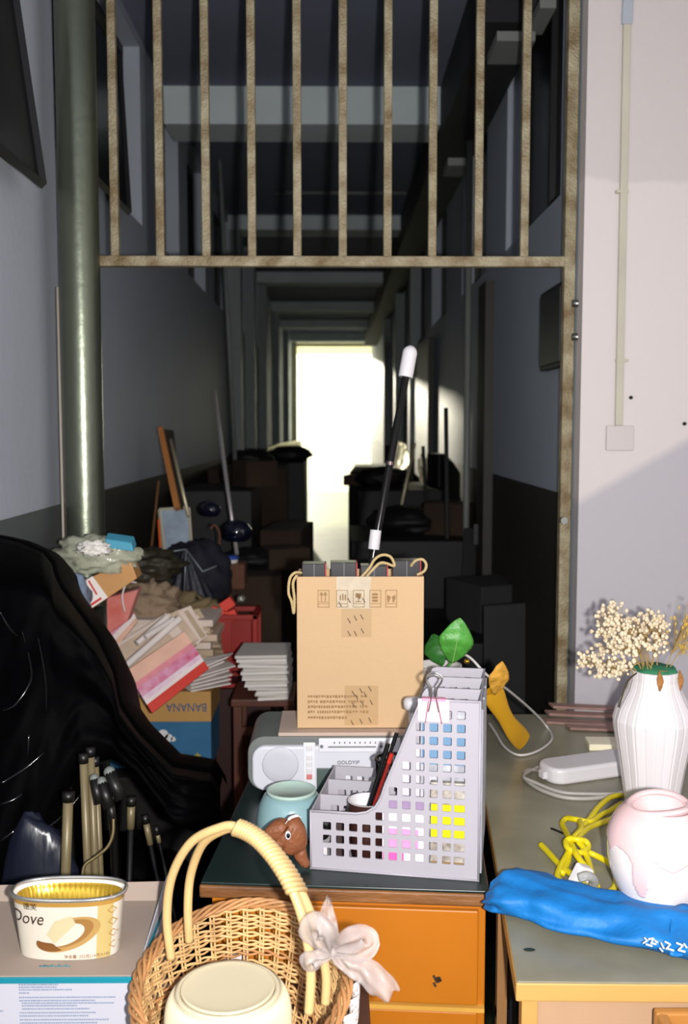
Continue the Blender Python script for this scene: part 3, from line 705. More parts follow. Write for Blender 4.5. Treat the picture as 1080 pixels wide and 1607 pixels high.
# little dark roll next to it
tag(MB().tube([ok(.012, .02, .045), ok(.012, .045, .045)], .012, n=20).build('black_roll', BLACK, auto=40), 'small black roll in the low front corner of the organiser', 'roll')
tag(MB().para(ok(.004, .010, E), fu*.018, fv*.045, (0, 0, .029)).build('eraser_box', mat('pale_box', (210,205,210), .6), bevel=.001), 'small pale box under the black roll in the organiser', 'box')
# dark filler box behind lower holes
tag(MB().para(ok(.034, .004, E), fu*.010, fv*.050, (0, 0, .062)).build('dark_box', mat('dark_brown_card', (48,34,32), .6), bevel=.001), 'dark brown narrow box behind the lower holes of the organiser', 'box')
# mesh pen cup in the middle compartment
pc3 = ok(.104, TH+.030, E)
cupm = mat('black_wire', (14,14,15), .4, metal=.5)
pcup = thing('pen_cup', 'black wire mesh pen cup standing behind the dark bowl in the organiser', 'cup', tuple(pc3))
w_ = MB(); Hc = .128; rc = lambda z: .020 + .005*z/Hc
for k2 in range(30):
    for sgn in (1, -1):
        w_.tube([pc3 + Vector((rc(Hc*j/8)*math.cos(2*math.pi*k2/30+sgn*j*.13), rc(Hc*j/8)*math.sin(2*math.pi*k2/30+sgn*j*.13), Hc*j/8)) for j in range(9)], .0005, n=4)
w_.build('mesh_wall', cupm, pcup)
rm = MB(); 
for z in (Hc, .002): rm.tube([pc3+Vector((rc(z)*math.cos(a*math.pi/18), rc(z)*math.sin(a*math.pi/18), z)) for a in range(36)], .0022, n=8, closed=True)
rm.build('cup_rim', cupm, pcup, smooth=True)
MB().lathe([(.001, .001), (.019, .001), (.019, .003), (.001, .003)], n=30, M=Matrix.Translation(pc3)).build('cup_base', cupm, pcup)
# pens
for i, (a, b_, r_, m_, lb) in enumerate((
    ((.074, .030, .069), (.104, .036, .172), .0030, BLACK, 'black pen leaning steeply in the dark bowl'),
    ((.080, .028, .069), (.110, .030, .160), .0028, mat('dark_red_pen', (120,30,26), .35), 'dark red pen leaning in the dark bowl'),
    ((.078, .038, .069), (.115, .044, .185), .0026, BLACK, 'thin black pen rising highest from the dark bowl'))):
    q = thing('pen', lb, 'pen', tuple(ok(*a)), 'pens in the dark bowl')
    A, B = ok(*a), ok(*b_)
    MB().tube([A, A.lerp(B, .85)], r_, n=12).build('barrel', m_, q, auto=40)
    MB().tube([A.lerp(B, .85), B], r_*1.15, n=12).build('cap', mat('red_cap', (170,44,30), .35) if i == 1 else m_, q, auto=40)
# binder clip with pink note
note = tag(MB().para(ok(.147*s_, -.0036, .218), fu*.042, fv*.0007, (0, 0, .031)).build('pink_note', mat('pink_note_paper', (244,190,206), .7), bevel=.0002), 'pink paper note clipped to the top edge of the organiser', 'note')
cl = thing('binder_clip', 'silver wire binder clip with pink body holding the note on the organiser', 'clip', tuple(ok(.165, -.003, .24)))
wire = mat('nickel_wire', (190,184,178), .2, metal=1)
for dy, sg in ((-.0052, 0), (.0052, .006)):
    w_ = MB(); c = .168*s_
    w_.tube(bez([ok(c-.007, dy, .232+sg), ok(c-.0035, dy, .25), ok(c-.004, dy, .262), ok(c-.011, dy*1.1, .275), ok(c-.006, dy*1.2, .281), ok(c, dy*1.2, .283), ok(c+.006, dy*1.2, .281), ok(c+.011, dy*1.1, .275), ok(c+.004, dy, .262), ok(c+.0035, dy, .25), ok(c+.007, dy, .232+sg)], 6), .0010, n=6)
    w_.build('wire_handle', wire, cl, smooth=True)
MB().para(ok(.152*s_, -.0045, .246), fu*.032, fv*.0105, (0, 0, .0035)).build('clip_spine', mat('pink_metal', (232,150,176), .4), cl, bevel=.0006)
w_ = MB(); w_.tube([ok(.163, -.0046, .246), ok(.159, -.0046, .216)], .0005, n=4); w_.tube([ok(.175, -.0046, .246), ok(.181, -.0046, .216)], .0005, n=4)
w_.build('clip_lines', mat('dark_rose', (130,40,60), .5), cl)

# white spray bottle between box and organiser
sb = ok(.118, DD+.03, 0); sp3 = at(648, 1100, 1.53)
sbt = thing('spray_bottle', 'white plastic spray bottle half hidden behind the grey organiser', 'bottle', (sp3.x, 1.53, ZT))
Mc = Matrix.Translation((sp3.x, 1.53, ZT)); zz = at(648, 1100, 1.53).z - ZT
MB().lathe([(.001, 0), (.018, 0), (.020, .004), (.020, .085), (.017, .100), (.011, .108)], n=32, M=Mc).build('bottle_body', WHITE, sbt, smooth=True)
MB().lathe([(.011, .105), (.011, .135), (.009, .140), (.0065, .145), (.0065, zz-.01)], n=24, M=Mc).build('neck', WHITE, sbt, smooth=True)
MB().lathe([(.006, zz-.014), (.0135, zz-.012), (.0145, zz-.006), (.0145, zz+.0), (.012, zz+.004), (.001, zz+.006)], n=24, M=Mc).build('pump_head', WHITE, sbt, smooth=True)
MB().tube([Mc @ Vector((.004, -.002, zz+.0)), Mc @ Vector((.018, -.006, zz+.010))], [.005, .004], n=12).build('nozzle', mat('nozzle_grey', (180,180,180), .4), sbt, smooth=True)

# ------------------------------------------------------------------ plant
pp = (at(683, 1045, 1.72).x+.006, 1.72, ZT)
pl = thing('potted_plant', 'small plant with two broad green leaves in a white pot behind the box', 'plant', pp)
Mc = Matrix.Translation(pp); zp = at(683, 1043, 1.72).z - ZT
MB().lathe([(.001, 0), (.030, 0), (.034, .005), (.038, zp*.6), (.040, zp-.01), (.041, zp), (.037, zp), (.036, zp-.02), (.001, zp-.02)], n=40, M=Mc).build('pot', mat('white_pot', (214,210,206), .4), pl, smooth=True)
leafm = mat('leaf_green', (70,140,52), .4, var=.3, scale=25, bump=.3, bscale=80)
def leaf(name, base, tip, width, nrm, parent, m_, curl=.012, nseg=14):
    base, tip = Vector(base), Vector(tip); ax = tip-base; nn_ = Vector(nrm); side = ax.cross(nn_).normalized(); nn_ = side.cross(ax).normalized()
    def f(u, v):
        wv = width * (math.sin(math.pi*min(1, v*.96+.03))**.7) * (1.15 - .35*abs(v-.55)*2)
        s2 = (u-.5)*2
        return base + ax*v + side*s2*wv + nn_*(curl*math.sin(math.pi*v) - .35*wv*abs(s2)**1.3*.5 + .0012*math.sin(v*24+abs(s2)*3))
    g_ = MB(); g_.grid(f, 10, nseg); return g_.build(name, m_, parent, smooth=True, solid=.0006)
p_a, p_b = at(709, 1040, 1.66), at(722, 970, 1.645)
leaf('leaf', p_a, p_b, .026, (0, -1, .2), pl, leafm)
leaf('leaf', at(694, 1044, 1.67), at(680, 995, 1.69), .020, (-.5, -1, .2), pl, mat('leaf_dark_green', (44,100,40), .4, var=.2, scale=25))
for q in (p_a, at(694, 1044, 1.67)): MB().tube([Vector(pp)+Vector((0, 0, zp-.02)), Vector(q)], .0018, n=8).build('stem', leafm, pl, smooth=True)
vein = MB(); vein.tube([p_a+Vector((0,-.010,0)), (p_a+p_b)/2+Vector((0,-.014,0)), p_b+Vector((0,-.001,0))], .0006, n=5); vein.build('leaf_vein', mat('vein_pale', (150,190,110), .5), pl)
tag(MB().ball(tuple(at(733, 1039, 1.515)+Vector((0, 0, .001))), .0042, n=12).build('gold_bead', mat('gold', (210,160,50), .2, metal=1), smooth=True), 'tiny gold bead on the top edge of the organiser', 'bead')

# ------------------------------------------------------------------ things on the right table
ZS = ZT
# vase
vc = at(1026, 1130, 1.55)
vz = lambda y: at(1026, y, 1.55).z - ZT
vase = thing('faceted_vase', 'tall white faceted vase holding dried flowers on the right table', 'vase', (vc.x, 1.55, ZT))
Mv = Matrix.Translation((vc.x, 1.55, ZT))
vwh = mat('white_ceramic_rib', (222,216,218), .4, var=.02)
NF = 12
def vfr(a, z, r):
    seg = 2*math.pi/NF; t = ((a+seg/2) % seg)/seg - .5
    k_ = math.cos(math.pi/NF)/math.cos(t*seg)
    return r*(k_ + .0) * (1 - .028*math.exp(-((abs(t)-.5)/.05)**2) - .012*math.exp(-(t/.05)**2))
MB().lathe([(.001, .001), (.040, 0), (.041, .004), (vz(1200)*0+.052, vz(1200)), (.0635, vz(1140)), (.0645, vz(1128)), (.060, vz(1112)), (.043, vz(1082)), (.0385, vz(1066)), (.0385, vz(1051)), (.0345, vz(1051)), (.0345, vz(1066)), (.04, vz(1090)), (.05, vz(1128)), (.03, .01), (.001, .01)], n=144, M=Mv, fr=vfr).build('vase_body', vwh, vase, auto=12)
fo = tag(MB().lathe([(.001, vz(1070)), (.0335, vz(1070)), (.0335, vz(1050)), (.03, vz(1046)), (.001, vz(1044))], n=32, M=Mv, fr=lambda a, z, r: r*(1+.08*math.sin(7*a))).build('green_foam', mat('foam_green', (46,120,84), .9, bump=.5), smooth=True), 'green floral foam in the mouth of the white vase', 'foam')
# dried flowers
random.seed(11)
cream = mat('dried_cream', (220,202,172), .8, var=.15, scale=90); strawm = mat('dried_stem', (168,140,84), .8); gold_m = mat('dried_gold', (196,160,72), .8, var=.2, scale=60)
vtop = Vector((vc.x, 1.55, ZT+vz(1052)))
spr = [(961, 962, 1.56), (945, 985, 1.53), (975, 978, 1.52), (1003, 985, 1.54), (1020, 975, 1.57), (1036, 988, 1.55), (948, 1015, 1.52), (972, 1012, 1.5), (1028, 1012, 1.5), (996, 1018, 1.49), (922, 1040, 1.54), (950, 1050, 1.51), (970, 1052, 1.49), (1010, 1000, 1.6)]
for i, (px, py, Y) in enumerate(spr):
    c_ = at(px, py, Y)
    t_ = thing('dried_flower', 'sprig of tiny cream dried blossoms standing in the white vase', 'flower', tuple(vtop), 'cream dried flower sprigs in the white vase')
    s2 = MB(); bl = MB()
    mid = vtop.lerp(c_, .55) + Vector((random.uniform(-.01, .01), 0, .012))
    fork = vtop.lerp(c_, .75)
    s2.tube(bez([vtop + Vector((random.uniform(-.015, .015), random.uniform(-.015, .015), -.03)), mid, fork], 5), .0009, n=5)
    for j in range(38):
        d_ = Vector((random.gauss(0, 1), random.gauss(0, .8), random.gauss(0, 1))).normalized()*random.uniform(.007, .022)
        q = c_ + d_ + Vector((0, 0, .003)); s2.tube([fork, q], .00035, n=3)
        bl.ball(q, random.uniform(.0022, .0038), n=6, sq=(1, 1, random.uniform(.8, 1.3)))
    s2.build('stem', strawm, t_); bl.build('blossom_cluster', cream, t_, smooth=True)
for i, (px, py, Y) in enumerate([(1075, 975, 1.56), (1068, 995, 1.52), (1085, 1000, 1.54)]):
    c_ = at(px, py, Y)
    t_ = thing('dried_grass', 'feathery gold dried grass stem leaning right out of the white vase', 'grass', tuple(vtop), 'gold dried grass stems at the right frame edge')
    s2 = MB(); bl = MB(); base = vtop + Vector((.01, 0, -.02))
    for j in range(26):
        q = c_ + Vector((random.gauss(.004, .014), random.gauss(0, .01), random.gauss(0, .02))); s2.tube([base.lerp(c_, .6+.2*random.random()), q], .0004, n=3); bl.ball(q, .0018, n=6, sq=(.8, .8, 1.8))
    s2.tube([base, base.lerp(c_, .5)+Vector((0, 0, .005)), c_], .0008, n=5)
    s2.build('stem', strawm, t_); bl.build('seed_head', gold_m, t_, smooth=True)
lf = mat('dry_leaf_brown', (150,100,50), .7, var=.25, scale=60)
for (px, py, Y, ww) in ((1036, 1069, 1.495, .0045), (1068, 1068, 1.52, .004)):
    t_ = thing('dried_leaf', 'curled brown dried petal hanging over the vase rim, ' + ('in front' if px < 1050 else 'at its right side'), 'leaf', tuple(at(px, py, Y)))
    leaf('leaf_blade', at(px, py+16, Y-.004), at(px-1, py-16, Y+.004), ww, (0, -1, 0), t_, lf, curl=.004)
    MB().tube([at(px-1, py-16, Y+.004), vtop + Vector((0.01 if px < 1050 else .03, -.03, .006))], .0007, n=5).build('petal_stem', strawm, t_)
t_ = thing('dried_flower_stalk', 'thin dry stalk drooping down the left outside of the white vase', 'stalk', tuple(vtop))
MB().tube(bez([vtop+Vector((-.030, -.01, .0)), at(985, 1070, 1.5), at(976, 1095, 1.49), at(972, 1110, 1.5)], 6), .0012, n=5).build('stalk', mat('dark_stalk', (70,60,36), .8), t_)

# pink pot
YP = 1.205
pk = at(1035, 1350, YP)
pot = thing('pink_drip_pot', 'round white ceramic pot with glossy pink dripping glaze in front of the vase', 'pot', (pk.x, YP, ZT))
Mp = Matrix.Translation((pk.x, YP, ZT)); hz = lambda y: at(1035, y, YP).z - ZT
H = .146; Rr = .064
pf = [(.001, 0), (.030, 0), (.034, .002)]
for j in range(1, 40):
    t = j/40; z = .002 + (H-.006)*t
    pf.append((.034 + (Rr-.034)*math.sin(min(1, t/.58)*math.pi/2) if t < .58 else Rr*math.sqrt(max(0, 1-((t-.58)/.50)**2.3)), z))
cut = [q for q in pf if not (q[1] > H*.9 and q[0] < .034)]
last = cut[-1]
cut += [(last[0]-.003, last[1]+.003), (last[0]-.008, last[1]+.001), (last[0]-.010, last[1]-.006), (.02, last[1]-.03), (.001, last[1]-.03)]
def glaze(a, z):
    d = math.degrees(a) % 360     # 270 faces the camera
    tab = [(0,.10),(150,.10),(175,.098),(190,.088),(200,.098),(210,.097),(218,.092),(222,.085),(224,.056),(228,.045),(232,.042),(236,.045),(240,.056),(242,.085),(246,.094),(255,.087),(265,.081),(275,.087),(290,.096),(320,.1),(360,.1)]
    return z > interp(tab, d)
pinkg = mat('pink_glaze', (222,188,188), .12, var=.03, coat=.5); whg = mat('white_glaze', (226,216,210), .15, var=.01, coat=.5)
def pfr(a, z, r):
    return r + (.0022 if (glaze(a, z) and r > .03) else 0)
prof2 = []
for (a1, z1), (a2, z2) in zip(cut, cut[1:]):
    for q in range(3): prof2.append((a1+(a2-a1)*q/3, z1+(z2-z1)*q/3))
prof2.append(cut[-1])
MB().lathe(prof2, n=180, M=Mp, fr=pfr, mf=lambda a, z, j: 1 if glaze(a, z) else 0).build('pot_body', [whg, pinkg], pot, smooth=True)
lid = MB(); zz = last[1]
lid.tube([Mp @ Vector((.036*math.cos(R(a))-.002, .036*math.sin(R(a)), zz+.003+.004*math.sin(R(a*1.5)))) for a in range(0, 360, 8)], .0048, n=10, closed=True, flat=.7)
lid.build('rolled_rim', pinkg, pot, smooth=True)
for dx in (-1,):
    MB().ball(tuple(Mp @ Vector((-.045, .01, .008))), .010, n=10, sq=(1.2, 1, .8)).build('side_foot', whg, pot, smooth=True)

# blue cloth bag
bluec = mat('blue_cloth', (6,104,172), .6, var=.15, scale=14, bump=.35, bscale=45)
A0 = on(772, 1417, ZT); A1 = on(1130, 1503, ZT)
axv = (A1-A0); sd = Vector((-axv.y, axv.x, 0)).normalized()
def bag(u, v):
    ang = 2*math.pi*v
    wx = interp([(0, .030), (.05, .046), (.12, .050), (.2, .052), (.5, .050), (.8, .052), (1, .055)], u)
    hh = interp([(0, .012), (.06, .022), (.2, .022), (.5, .019), (1, .022)], u)
    fold = .0035*math.sin(5*ang+7*u) + .006*nz(u*9, math.cos(ang)*1.6, math.sin(ang)*1.6) + (.007*math.sin(9*ang)*max(0, 1-u*8))
    c_ = math.cos(ang)*(wx+fold); s2 = math.sin(ang)
    z = hh*1.0 + hh*s2*.98 + fold*(s2 > 0)*.6 + .004*(s2 > 0)*math.exp(-((math.cos(ang)+.15)/.12)**2)
    drift = .010*nz(u*4, 3.3)
    return A0 + axv*u + sd*(c_+drift) + Vector((0, 0, max(.0005, z)))
bb = thing('blue_cloth_bag', 'bright blue folded cloth umbrella bag lying along the front of the right table', 'bag', tuple(A0))
g_ = MB(); g_.grid(bag, 90, 40); 
g_.add([A0+Vector((.002, 0, .012))] + [bag(0, j/40) for j in range(40)], [(0, 1+(j+1) % 40, 1+j) for j in range(40)])
g_.build('bag_body', bluec, bb, smooth=True, subd=1)
fl = MB()
def flap(u, v):
    p_ = on(1052+u*70, 1437+v*48, ZT+.03); p_.z = ZT+.036 + .008*math.sin(u*5+v*4) - .010*v
    return p_
fl.grid(flap, 12, 10); fl.build('folded_flap', bluec, bb, smooth=True, solid=.003)
wp = MB(); ink = mat('white_print', (235,240,245), .6)
def on_bag(px, py): p_ = on(px, py, ZT+.043); return p_
for st_ in ([(1012, 1472), (1016, 1476), (1010, 1480)], [(1018, 1474), (1026, 1473), (1022, 1480), (1030, 1482)], [(1014, 1482), (1024, 1485)], [(1038, 1480), (1042, 1488)], [(1044, 1478), (1052, 1482), (1046, 1489)], [(1048, 1489), (1058, 1492)], [(1036, 1488), (1040, 1493)], [(1062, 1480), (1072, 1484), (1066, 1490)], [(1064, 1491), (1076, 1494)], [(1074, 1481), (1078, 1487)], [(1028, 1476), (1032, 1479)]):
    wp.tube([on_bag(*q) for q in st_], .0010, n=4)
wp.build('printed_characters', ink, bb)

# yellow cord + plug (coordinates in the 3.17x zoom of the table)
zoom = lambda x, y, z=.005: on(740+x/3.17, 1100+y/3.17, ZT+z)
yc = mat('yellow_cable', (212,194,20), .4, var=.06)
cord = thing('yellow_cable', 'bright yellow knotted extension cable lying on the right table', 'cable', tuple(zoom(550, 720)))
ycs = [
    [(345,715,.005),(380,750,.005),(440,815,.006),(520,880,.010),(600,950,.010),(660,1010,.005),(740,1055,.005),(800,1072,.005)],
    [(748,470,.006),(690,480,.010),(630,530,.014),(585,590,.016),(540,640,.016),(500,700,.018),(478,760,.014),(440,830,.010),(430,880,.008),(470,915,.008),(520,930,.008)],
    [(748,510,.006),(690,545,.008),(640,570,.010),(590,600,.016),(520,590,.018),(475,585,.014),(452,610,.012),(470,650,.014),(490,690,.020),(520,760,.020),(570,830,.012),(590,850,.010)],
    [(748,555,.006),(690,590,.008),(620,615,.012),(570,640,.020),(530,690,.024),(555,730,.020),(580,790,.012),(600,860,.008),(625,925,.006)],
    [(470,700,.024),(490,685,.027),(530,690,.028),(570,700,.024),(580,730,.018),(545,755,.018),(500,745,.020),(475,725,.022),(470,700,.024)],
    [(560,745,.014),(620,770,.008),(690,810,.006),(720,860,.005),(715,920,.005),(680,955,.005),(620,960,.005),(590,955,.006)],
    [(540,600,.02),(545,640,.024),(510,680,.024),(490,730,.018),(480,800,.010),(450,860,.008)],
]
for pth in ycs: MB().tube(bez([zoom(*q) for q in pth], 6), .0044, n=10).build('cable_loop', yc, cord, smooth=True)
plg = MB(); pz = zoom(520, 930, .0)
plg.box((-.012, -.008, 0), (.012, .008, .030), M=Matrix.Translation(pz+Vector((0, 0, .003))) @ Matrix.Rotation(R(25), 4, 'Y') @ Matrix.Rotation(R(20), 4, 'Z'))
plg.build('plug_body', mat('white_plug', (226,222,220), .3), cord, bevel=.004, bseg=3)
MB().tube(bez([zoom(540, 880, .03), zoom(580, 870, .034), zoom(612, 890, .026), zoom(606, 920, .014)], 6), .006, n=10).build('plug_cap', mat('clear_cap', (214,214,214), .1, trans=.6), cord, smooth=True)
tag(MB().box((-.010, -.006, 0), (.016, .006, .010), M=Matrix.Translation(zoom(750, 1010, 0)) @ Matrix.Rotation(R(-28), 4, 'Z')).build('white_adapter', WHITE, bevel=.003), 'small white plug lying between the yellow cable and the pink pot', 'plug')

# power strip
ps = thing('power_strip', 'white rounded power strip lying left of the vase', 'power strip', tuple(on(910, 1215, ZT)))
a, b_ = on(872, 1232, ZT), on(1010, 1212, ZT); u_ = (b_-a).normalized()
ps_m = MB(); ps_m.prism(rrect(-.012, .175, -.030, .030, .022), .030, M=fr(a+Vector((0, .018, 0)), u_, (0, 0, 1)) @ Matrix.Rotation(R(-90), 4, 'X') @ Matrix.Translation((0, 0, 0)))
psM = Matrix.Translation(a+Vector((0, .026, 0))) @ Matrix.Rotation(math.atan2(u_.y, u_.x), 4, 'Z')
MB().prism(rrect(-.016, .175, -.033, .036, .026), .028, M=psM).build('strip_body', WHITE, ps, bevel=.006, bseg=4, auto=50)
MB().box((-.023, -.008, .006), (-.012, .008, .018), M=psM).build('cable_grip', WHITE, ps, bevel=.001)
for (x, y) in ((.012, -.015), (.055, .014)): MB().tube([psM @ Vector((x, y, .024)), psM @ Vector((x, y, .0265))], .0016, n=8).build('screw', grey, ps)
MB().tube(bez([psM @ Vector((-.018, 0, .011)), on(840, 1208, ZT+.005), on(824, 1212, ZT+.004), on(826, 1224, ZT+.004), on(850, 1240, ZT+.004), on(890, 1252, ZT+.004), on(940, 1252, ZT+.004), on(985, 1242, ZT+.004)], 8), .0034, n=8).build('power_cord', mat('grey_cord', (168,164,156), .4), ps, smooth=True)
MB().tube(bez([on(985, 1246, ZT+.004), on(930, 1246, ZT+.005), on(880, 1243, ZT+.005), on(840, 1228, ZT+.009), on(822, 1218, ZT+.010), on(842, 1205, ZT+.004), on(866, 1200, ZT+.004)], 8), .003, n=8).build('power_cord', MATS['grey_cord'], ps, smooth=True)

# brown slats
slm = mat('rose_brown_wood', (150,116,106), .5, var=.25, scale=20, stretch=(1, 4, 4))
slats = [((858, 1131), (972, 1138), .0), ((862, 1124), (972, 1130), .008), ((868, 1118), (972, 1124), .016), ((895, 1142), (978, 1146), .002)]
for i, ((xa1, ya1), (xb1, yb1), zo) in enumerate(slats):
    a = on(xa1, ya1+6, ZT); b_ = on(xb1+60, yb1+8, ZT); 
    q = MB(); u_ = (b_-a); u_.z = 0; q.para(a+Vector((0, 0, zo+.0005)), u_*.9, Vector((-.004, .030, 0)), (0, 0, .0055))
    tag(q.build('flat_stick', slm, bevel=.0015), ('rose-brown slat lowest in the stack left of the vase', 'rose-brown slat second from the bottom left of the vase', 'rose-brown slat on top of the stack left of the vase', 'short rose-brown slat lying nearest in front of the stack')[i], 'slat', 'rose-brown slats by the vase')
tag(MB().box((0, 0, 0), (.07, .05, .012), M=Matrix.Translation(on(925, 1178, ZT)) @ Matrix.Rotation(R(-4), 4, 'Z')).build('cream_carton', mat('cream_glossy', (250,236,206), .25), bevel=.001), 'small cream carton lying between the slats and the power strip', 'carton')
# keys / small dark pin
tag(MB().tube(bez([on(865, 1300, ZT+.002), on(873, 1303, ZT+.002), on(884, 1308, ZT+.002)], 4), .0016, n=6).build('black_clip', BLACK), 'tiny black hair clip on the table beside the yellow cable', 'clip')
tag(MB().lathe([(.001, .001), (.006, .0006), (.001, 0)], n=14, M=Matrix.Translation(on(831, 1491, ZT)) @ Matrix.Diagonal((1.2, .7, 1, 1))).build('dark_crumb', mat('dark_green_crumb', (26,44,34), .7)), 'small dark crumb near the front left corner of the right table', 'crumb')
# clear plastic bag under the cable
cb_ = MB()
def plb(u, v):
    p_ = on(852+u*118, 1325+v*85, ZT+.002); p_.z += .003+.004*abs(nz(u*9, v*9)); return p_
# yellow banana-like folded strap
ysm = mat('yellow_strap', (226,168,30), .5, var=.12, scale=12)
ys = thing('yellow_strap', 'yellow folded strap with a withered brown end leaning behind the organiser', 'strap', tuple(on(820, 1168, ZT)))
pts = [at(772, 1082, 1.66), at(784, 1108, 1.70), at(802, 1140, 1.76), at(822, 1164, 1.83)]
pts[-1].z = max(pts[-1].z, ZT+.012)
cc = bez(pts, 8); Lc = len(cc)
g_ = MB()
def strap(u, v):
    i = u*(Lc-1); k_ = min(int(i), Lc-2); p_ = cc[k_].lerp(cc[k_+1], i-k_); t = (cc[k_+1]-cc[k_]).normalized()
    sd_ = t.cross(Vector((0, -1, .3))).normalized(); nn_ = sd_.cross(t); a = 2*math.pi*v
    wd = .017*(1+.15*math.sin(u*9)); return p_ + sd_*math.cos(a)*wd + nn_*math.sin(a)*.006
g_.grid(strap, 30, 16); g_.build('strap_body', ysm, ys, smooth=True)
leaf('withered_end', at(776, 1090, 1.655), at(788, 1038, 1.64), .017, (.3, -1, 0), ys, mat('withered', (196,144,50), .7, var=.3, scale=40, bump=.6), curl=.006)
# white cord behind
wc = tag(MB().tube(bez([at(700, 1000, 1.72)*1 + Vector((0, 0, -.02)), at(735, 1030, 1.66), at(765, 1060, 1.64), at(800, 1085, 1.75), at(835, 1115, 1.9), on(858, 1140, ZT+.004), on(866, 1160, ZT+.004), on(845, 1178, ZT+.004), on(815, 1185, ZT+.004), on(792, 1172, ZT+.004), on(778, 1150, ZT+.004), on(768, 1135, ZT+.004)], 8), .0022, n=8).build('power_cable', mat('white_cord', (206,202,198), .5), smooth=True), 'thin white cord curving behind the organiser onto the right table', 'cord')

# ------------------------------------------------------------------ foreground left: bench, white box, tub, basket, jar
ZBn = .685
dkw = mat('dark_brown_wood', (70,44,34), .5, var=.2, scale=10, stretch=(.4, 2, 1))
bn = thing('low_bench', 'dark brown wooden bench under the wicker basket and white box', 'bench', (-.28, 1.05, 0))
br = at(578, 1548, 1.235)
MB().box((-.58, .80, ZBn-.022), (br.x, 1.24, ZBn)).build('bench_top', dkw, bn, bevel=.003)
for (x, y) in ((-.56, .82), (-.56, 1.20), (br.x-.04, .82), (br.x-.04, 1.20)): MB().box((x, y, 0), (x+.03, y+.03, ZBn-.022)).build('leg', dkw, bn, bevel=.002)
# white carton
ZW = .800
f1 = on(216, 1531, ZW); b1 = on(219, 1440, ZW+.004)
whc = mat('white_card', (172,172,182), .6, var=.03); inc = mat('box_inner_card', (150,134,122), .7, var=.05); trq = mat('turquoise_print', (14,120,138), .5)
wbx = thing('white_carton', 'white printed carton with turquoise edge under the oval tub', 'carton', (f1.x-.14, f1.y+.07, ZBn))
XWr = f1.x; YW0 = f1.y; YW1 = 1.235
XWl = -.52
wb_ = MB(); wb_.box((XWl, YW0, ZBn), (XWr, YW1, ZW-.008)); wb_.build('carton_body', whc, wbx, bevel=.001)
MB().box((XWl, YW0-.0008, ZW-.0085), (XWr+.0008, YW1, ZW-.0015)).build('turquoise_edge', trq, wbx, bevel=.0005)
MB().box((XWl, YW0+.001, ZW-.0016), (XWr-.001, YW1, ZW)).build('lid_top', inc, wbx)
ff = MB(); ff.quad((XWr-.004, YW0+.012, ZW), (XWr+.006, YW1, ZW+.02), (XWr+.004, YW1, ZW+.020), (XWr-.005, YW0+.012, ZW), t=.001)
ff2 = MB(); ff2.add([(XWr-.002, YW0+.03, ZW), (XWr+.001, YW1, ZW+.000), (XWr+.002, YW1, ZW+.028)], [(0, 1, 2)]); ff2.build('side_flap', whc, wbx, solid=.0015)
ff3 = MB(); ff3.add([(XWl, YW1-.01, ZW), (XWr-.002, YW1-.01, ZW), (XWr+.002, YW1-.002, ZW+.022), (XWl, YW1-.002, ZW+.016)], [(0, 1, 2, 3)]); ff3.build('rear_flap', inc, wbx, solid=.0015)
tx = MB(); random.seed(5)
gx = lambda px: at(px, 1560, YW0).x
gz = lambda py: at(100, py, YW0).z
for (y, xs_, xe) in ((1544, 30, 92), (1548, 30, 88), (1552, 30, 110), (1557, 30, 46), (1564, 30, 180), (1569, 30, 150), (1573, 34, 178), (1577, 34, 120), (1582, 34, 140), (1588, 30, 150), (1593, 30, 136), (1599, 30, 170), (1604, 30, 150), (1609, 30, 140), (1585, -4, 4)):
    x = xs_
    while x < xe:
        w_ = random.uniform(1.4, 3); tx.box((gx(x), YW0-.0005, gz(y+1.9)), (gx(x+w_), YW0+.0002, gz(y))); x += w_+random.uniform(.7, 1.4)
tx.build('printed_text', mat('blue_grey_print', (112,126,150), .8), wbx)
tx = MB(); q = on(62, 1516, ZW)
tx.text('SANTE', .007, Matrix.Translation((q.x, q.y, ZW+.0001)), sx=1.4) if False else tx.box((q.x, q.y-.001, ZW), (q.x+.012, q.y, ZW+.0004))
for k2 in range(9): tx.box((q.x+.004*k2, q.y-.002, ZW), (q.x+.004*k2+.0028, q.y+.002*(k2 % 2), ZW+.0004))
tx.build('lid_print', mat('teal_print', (60,130,140), .7), wbx)

# oval tub
YT2 = 1.108
tc = at(108, 1500, YT2); 
tcx = at(110, 1440, YT2).x
A_, B_ = .0635, .029
zt3 = at(110, 1392, YT2).z; zb3 = ZW+.0005
tub = thing('oval_chocolate_tub', 'open oval chocolate tub with cream label standing on the white carton', 'tub', (tcx, YT2, zb3))
Mt = Matrix.Translation((tcx, YT2, zb3)); Ht = zt3-zb3
gold = mat('label_gold', (160,122,56), .4); cream2 = mat('label_cream', (196,188,174), .4, var=.02); cream3 = mat('label_pale_gold', (178,156,100), .45)
ra = lambda t: 1-.12*(1-t)
def se(a): return 1/((abs(math.cos(a))**2.6+abs(math.sin(a))**2.6)**(1/2.6))
rows = [(0, .0)] + [(t, t) for t in (.02, .1, .3, .5, .7, .84, .93, .965)]
def tubfr(a, z, r): return r*se(a)
pfz = [(ra(t)*1.0, t*Ht) for t in (0, .02, .2, .4, .6, .8, .86, .955)]
TB = MB()
def tmf(a, z, j):
    if z > Ht*.86: return 1
    d = math.degrees(a) % 360
    if 306 < d < 324: return 2
    return 0
TB.lathe(pfz, n=144, M=Mt, sx=A_, sy=B_, fr=tubfr, mf=tmf, cap=False); TB.build('label_wrap', [cream2, gold, cream3], tub, auto=40)
rim = MB()
RI = [Mt @ Vector((A_*1.015*se(R(a))*math.cos(R(a)), B_*1.02*se(R(a))*math.sin(R(a)), Ht*.97)) for a in range(0, 360, 5)]
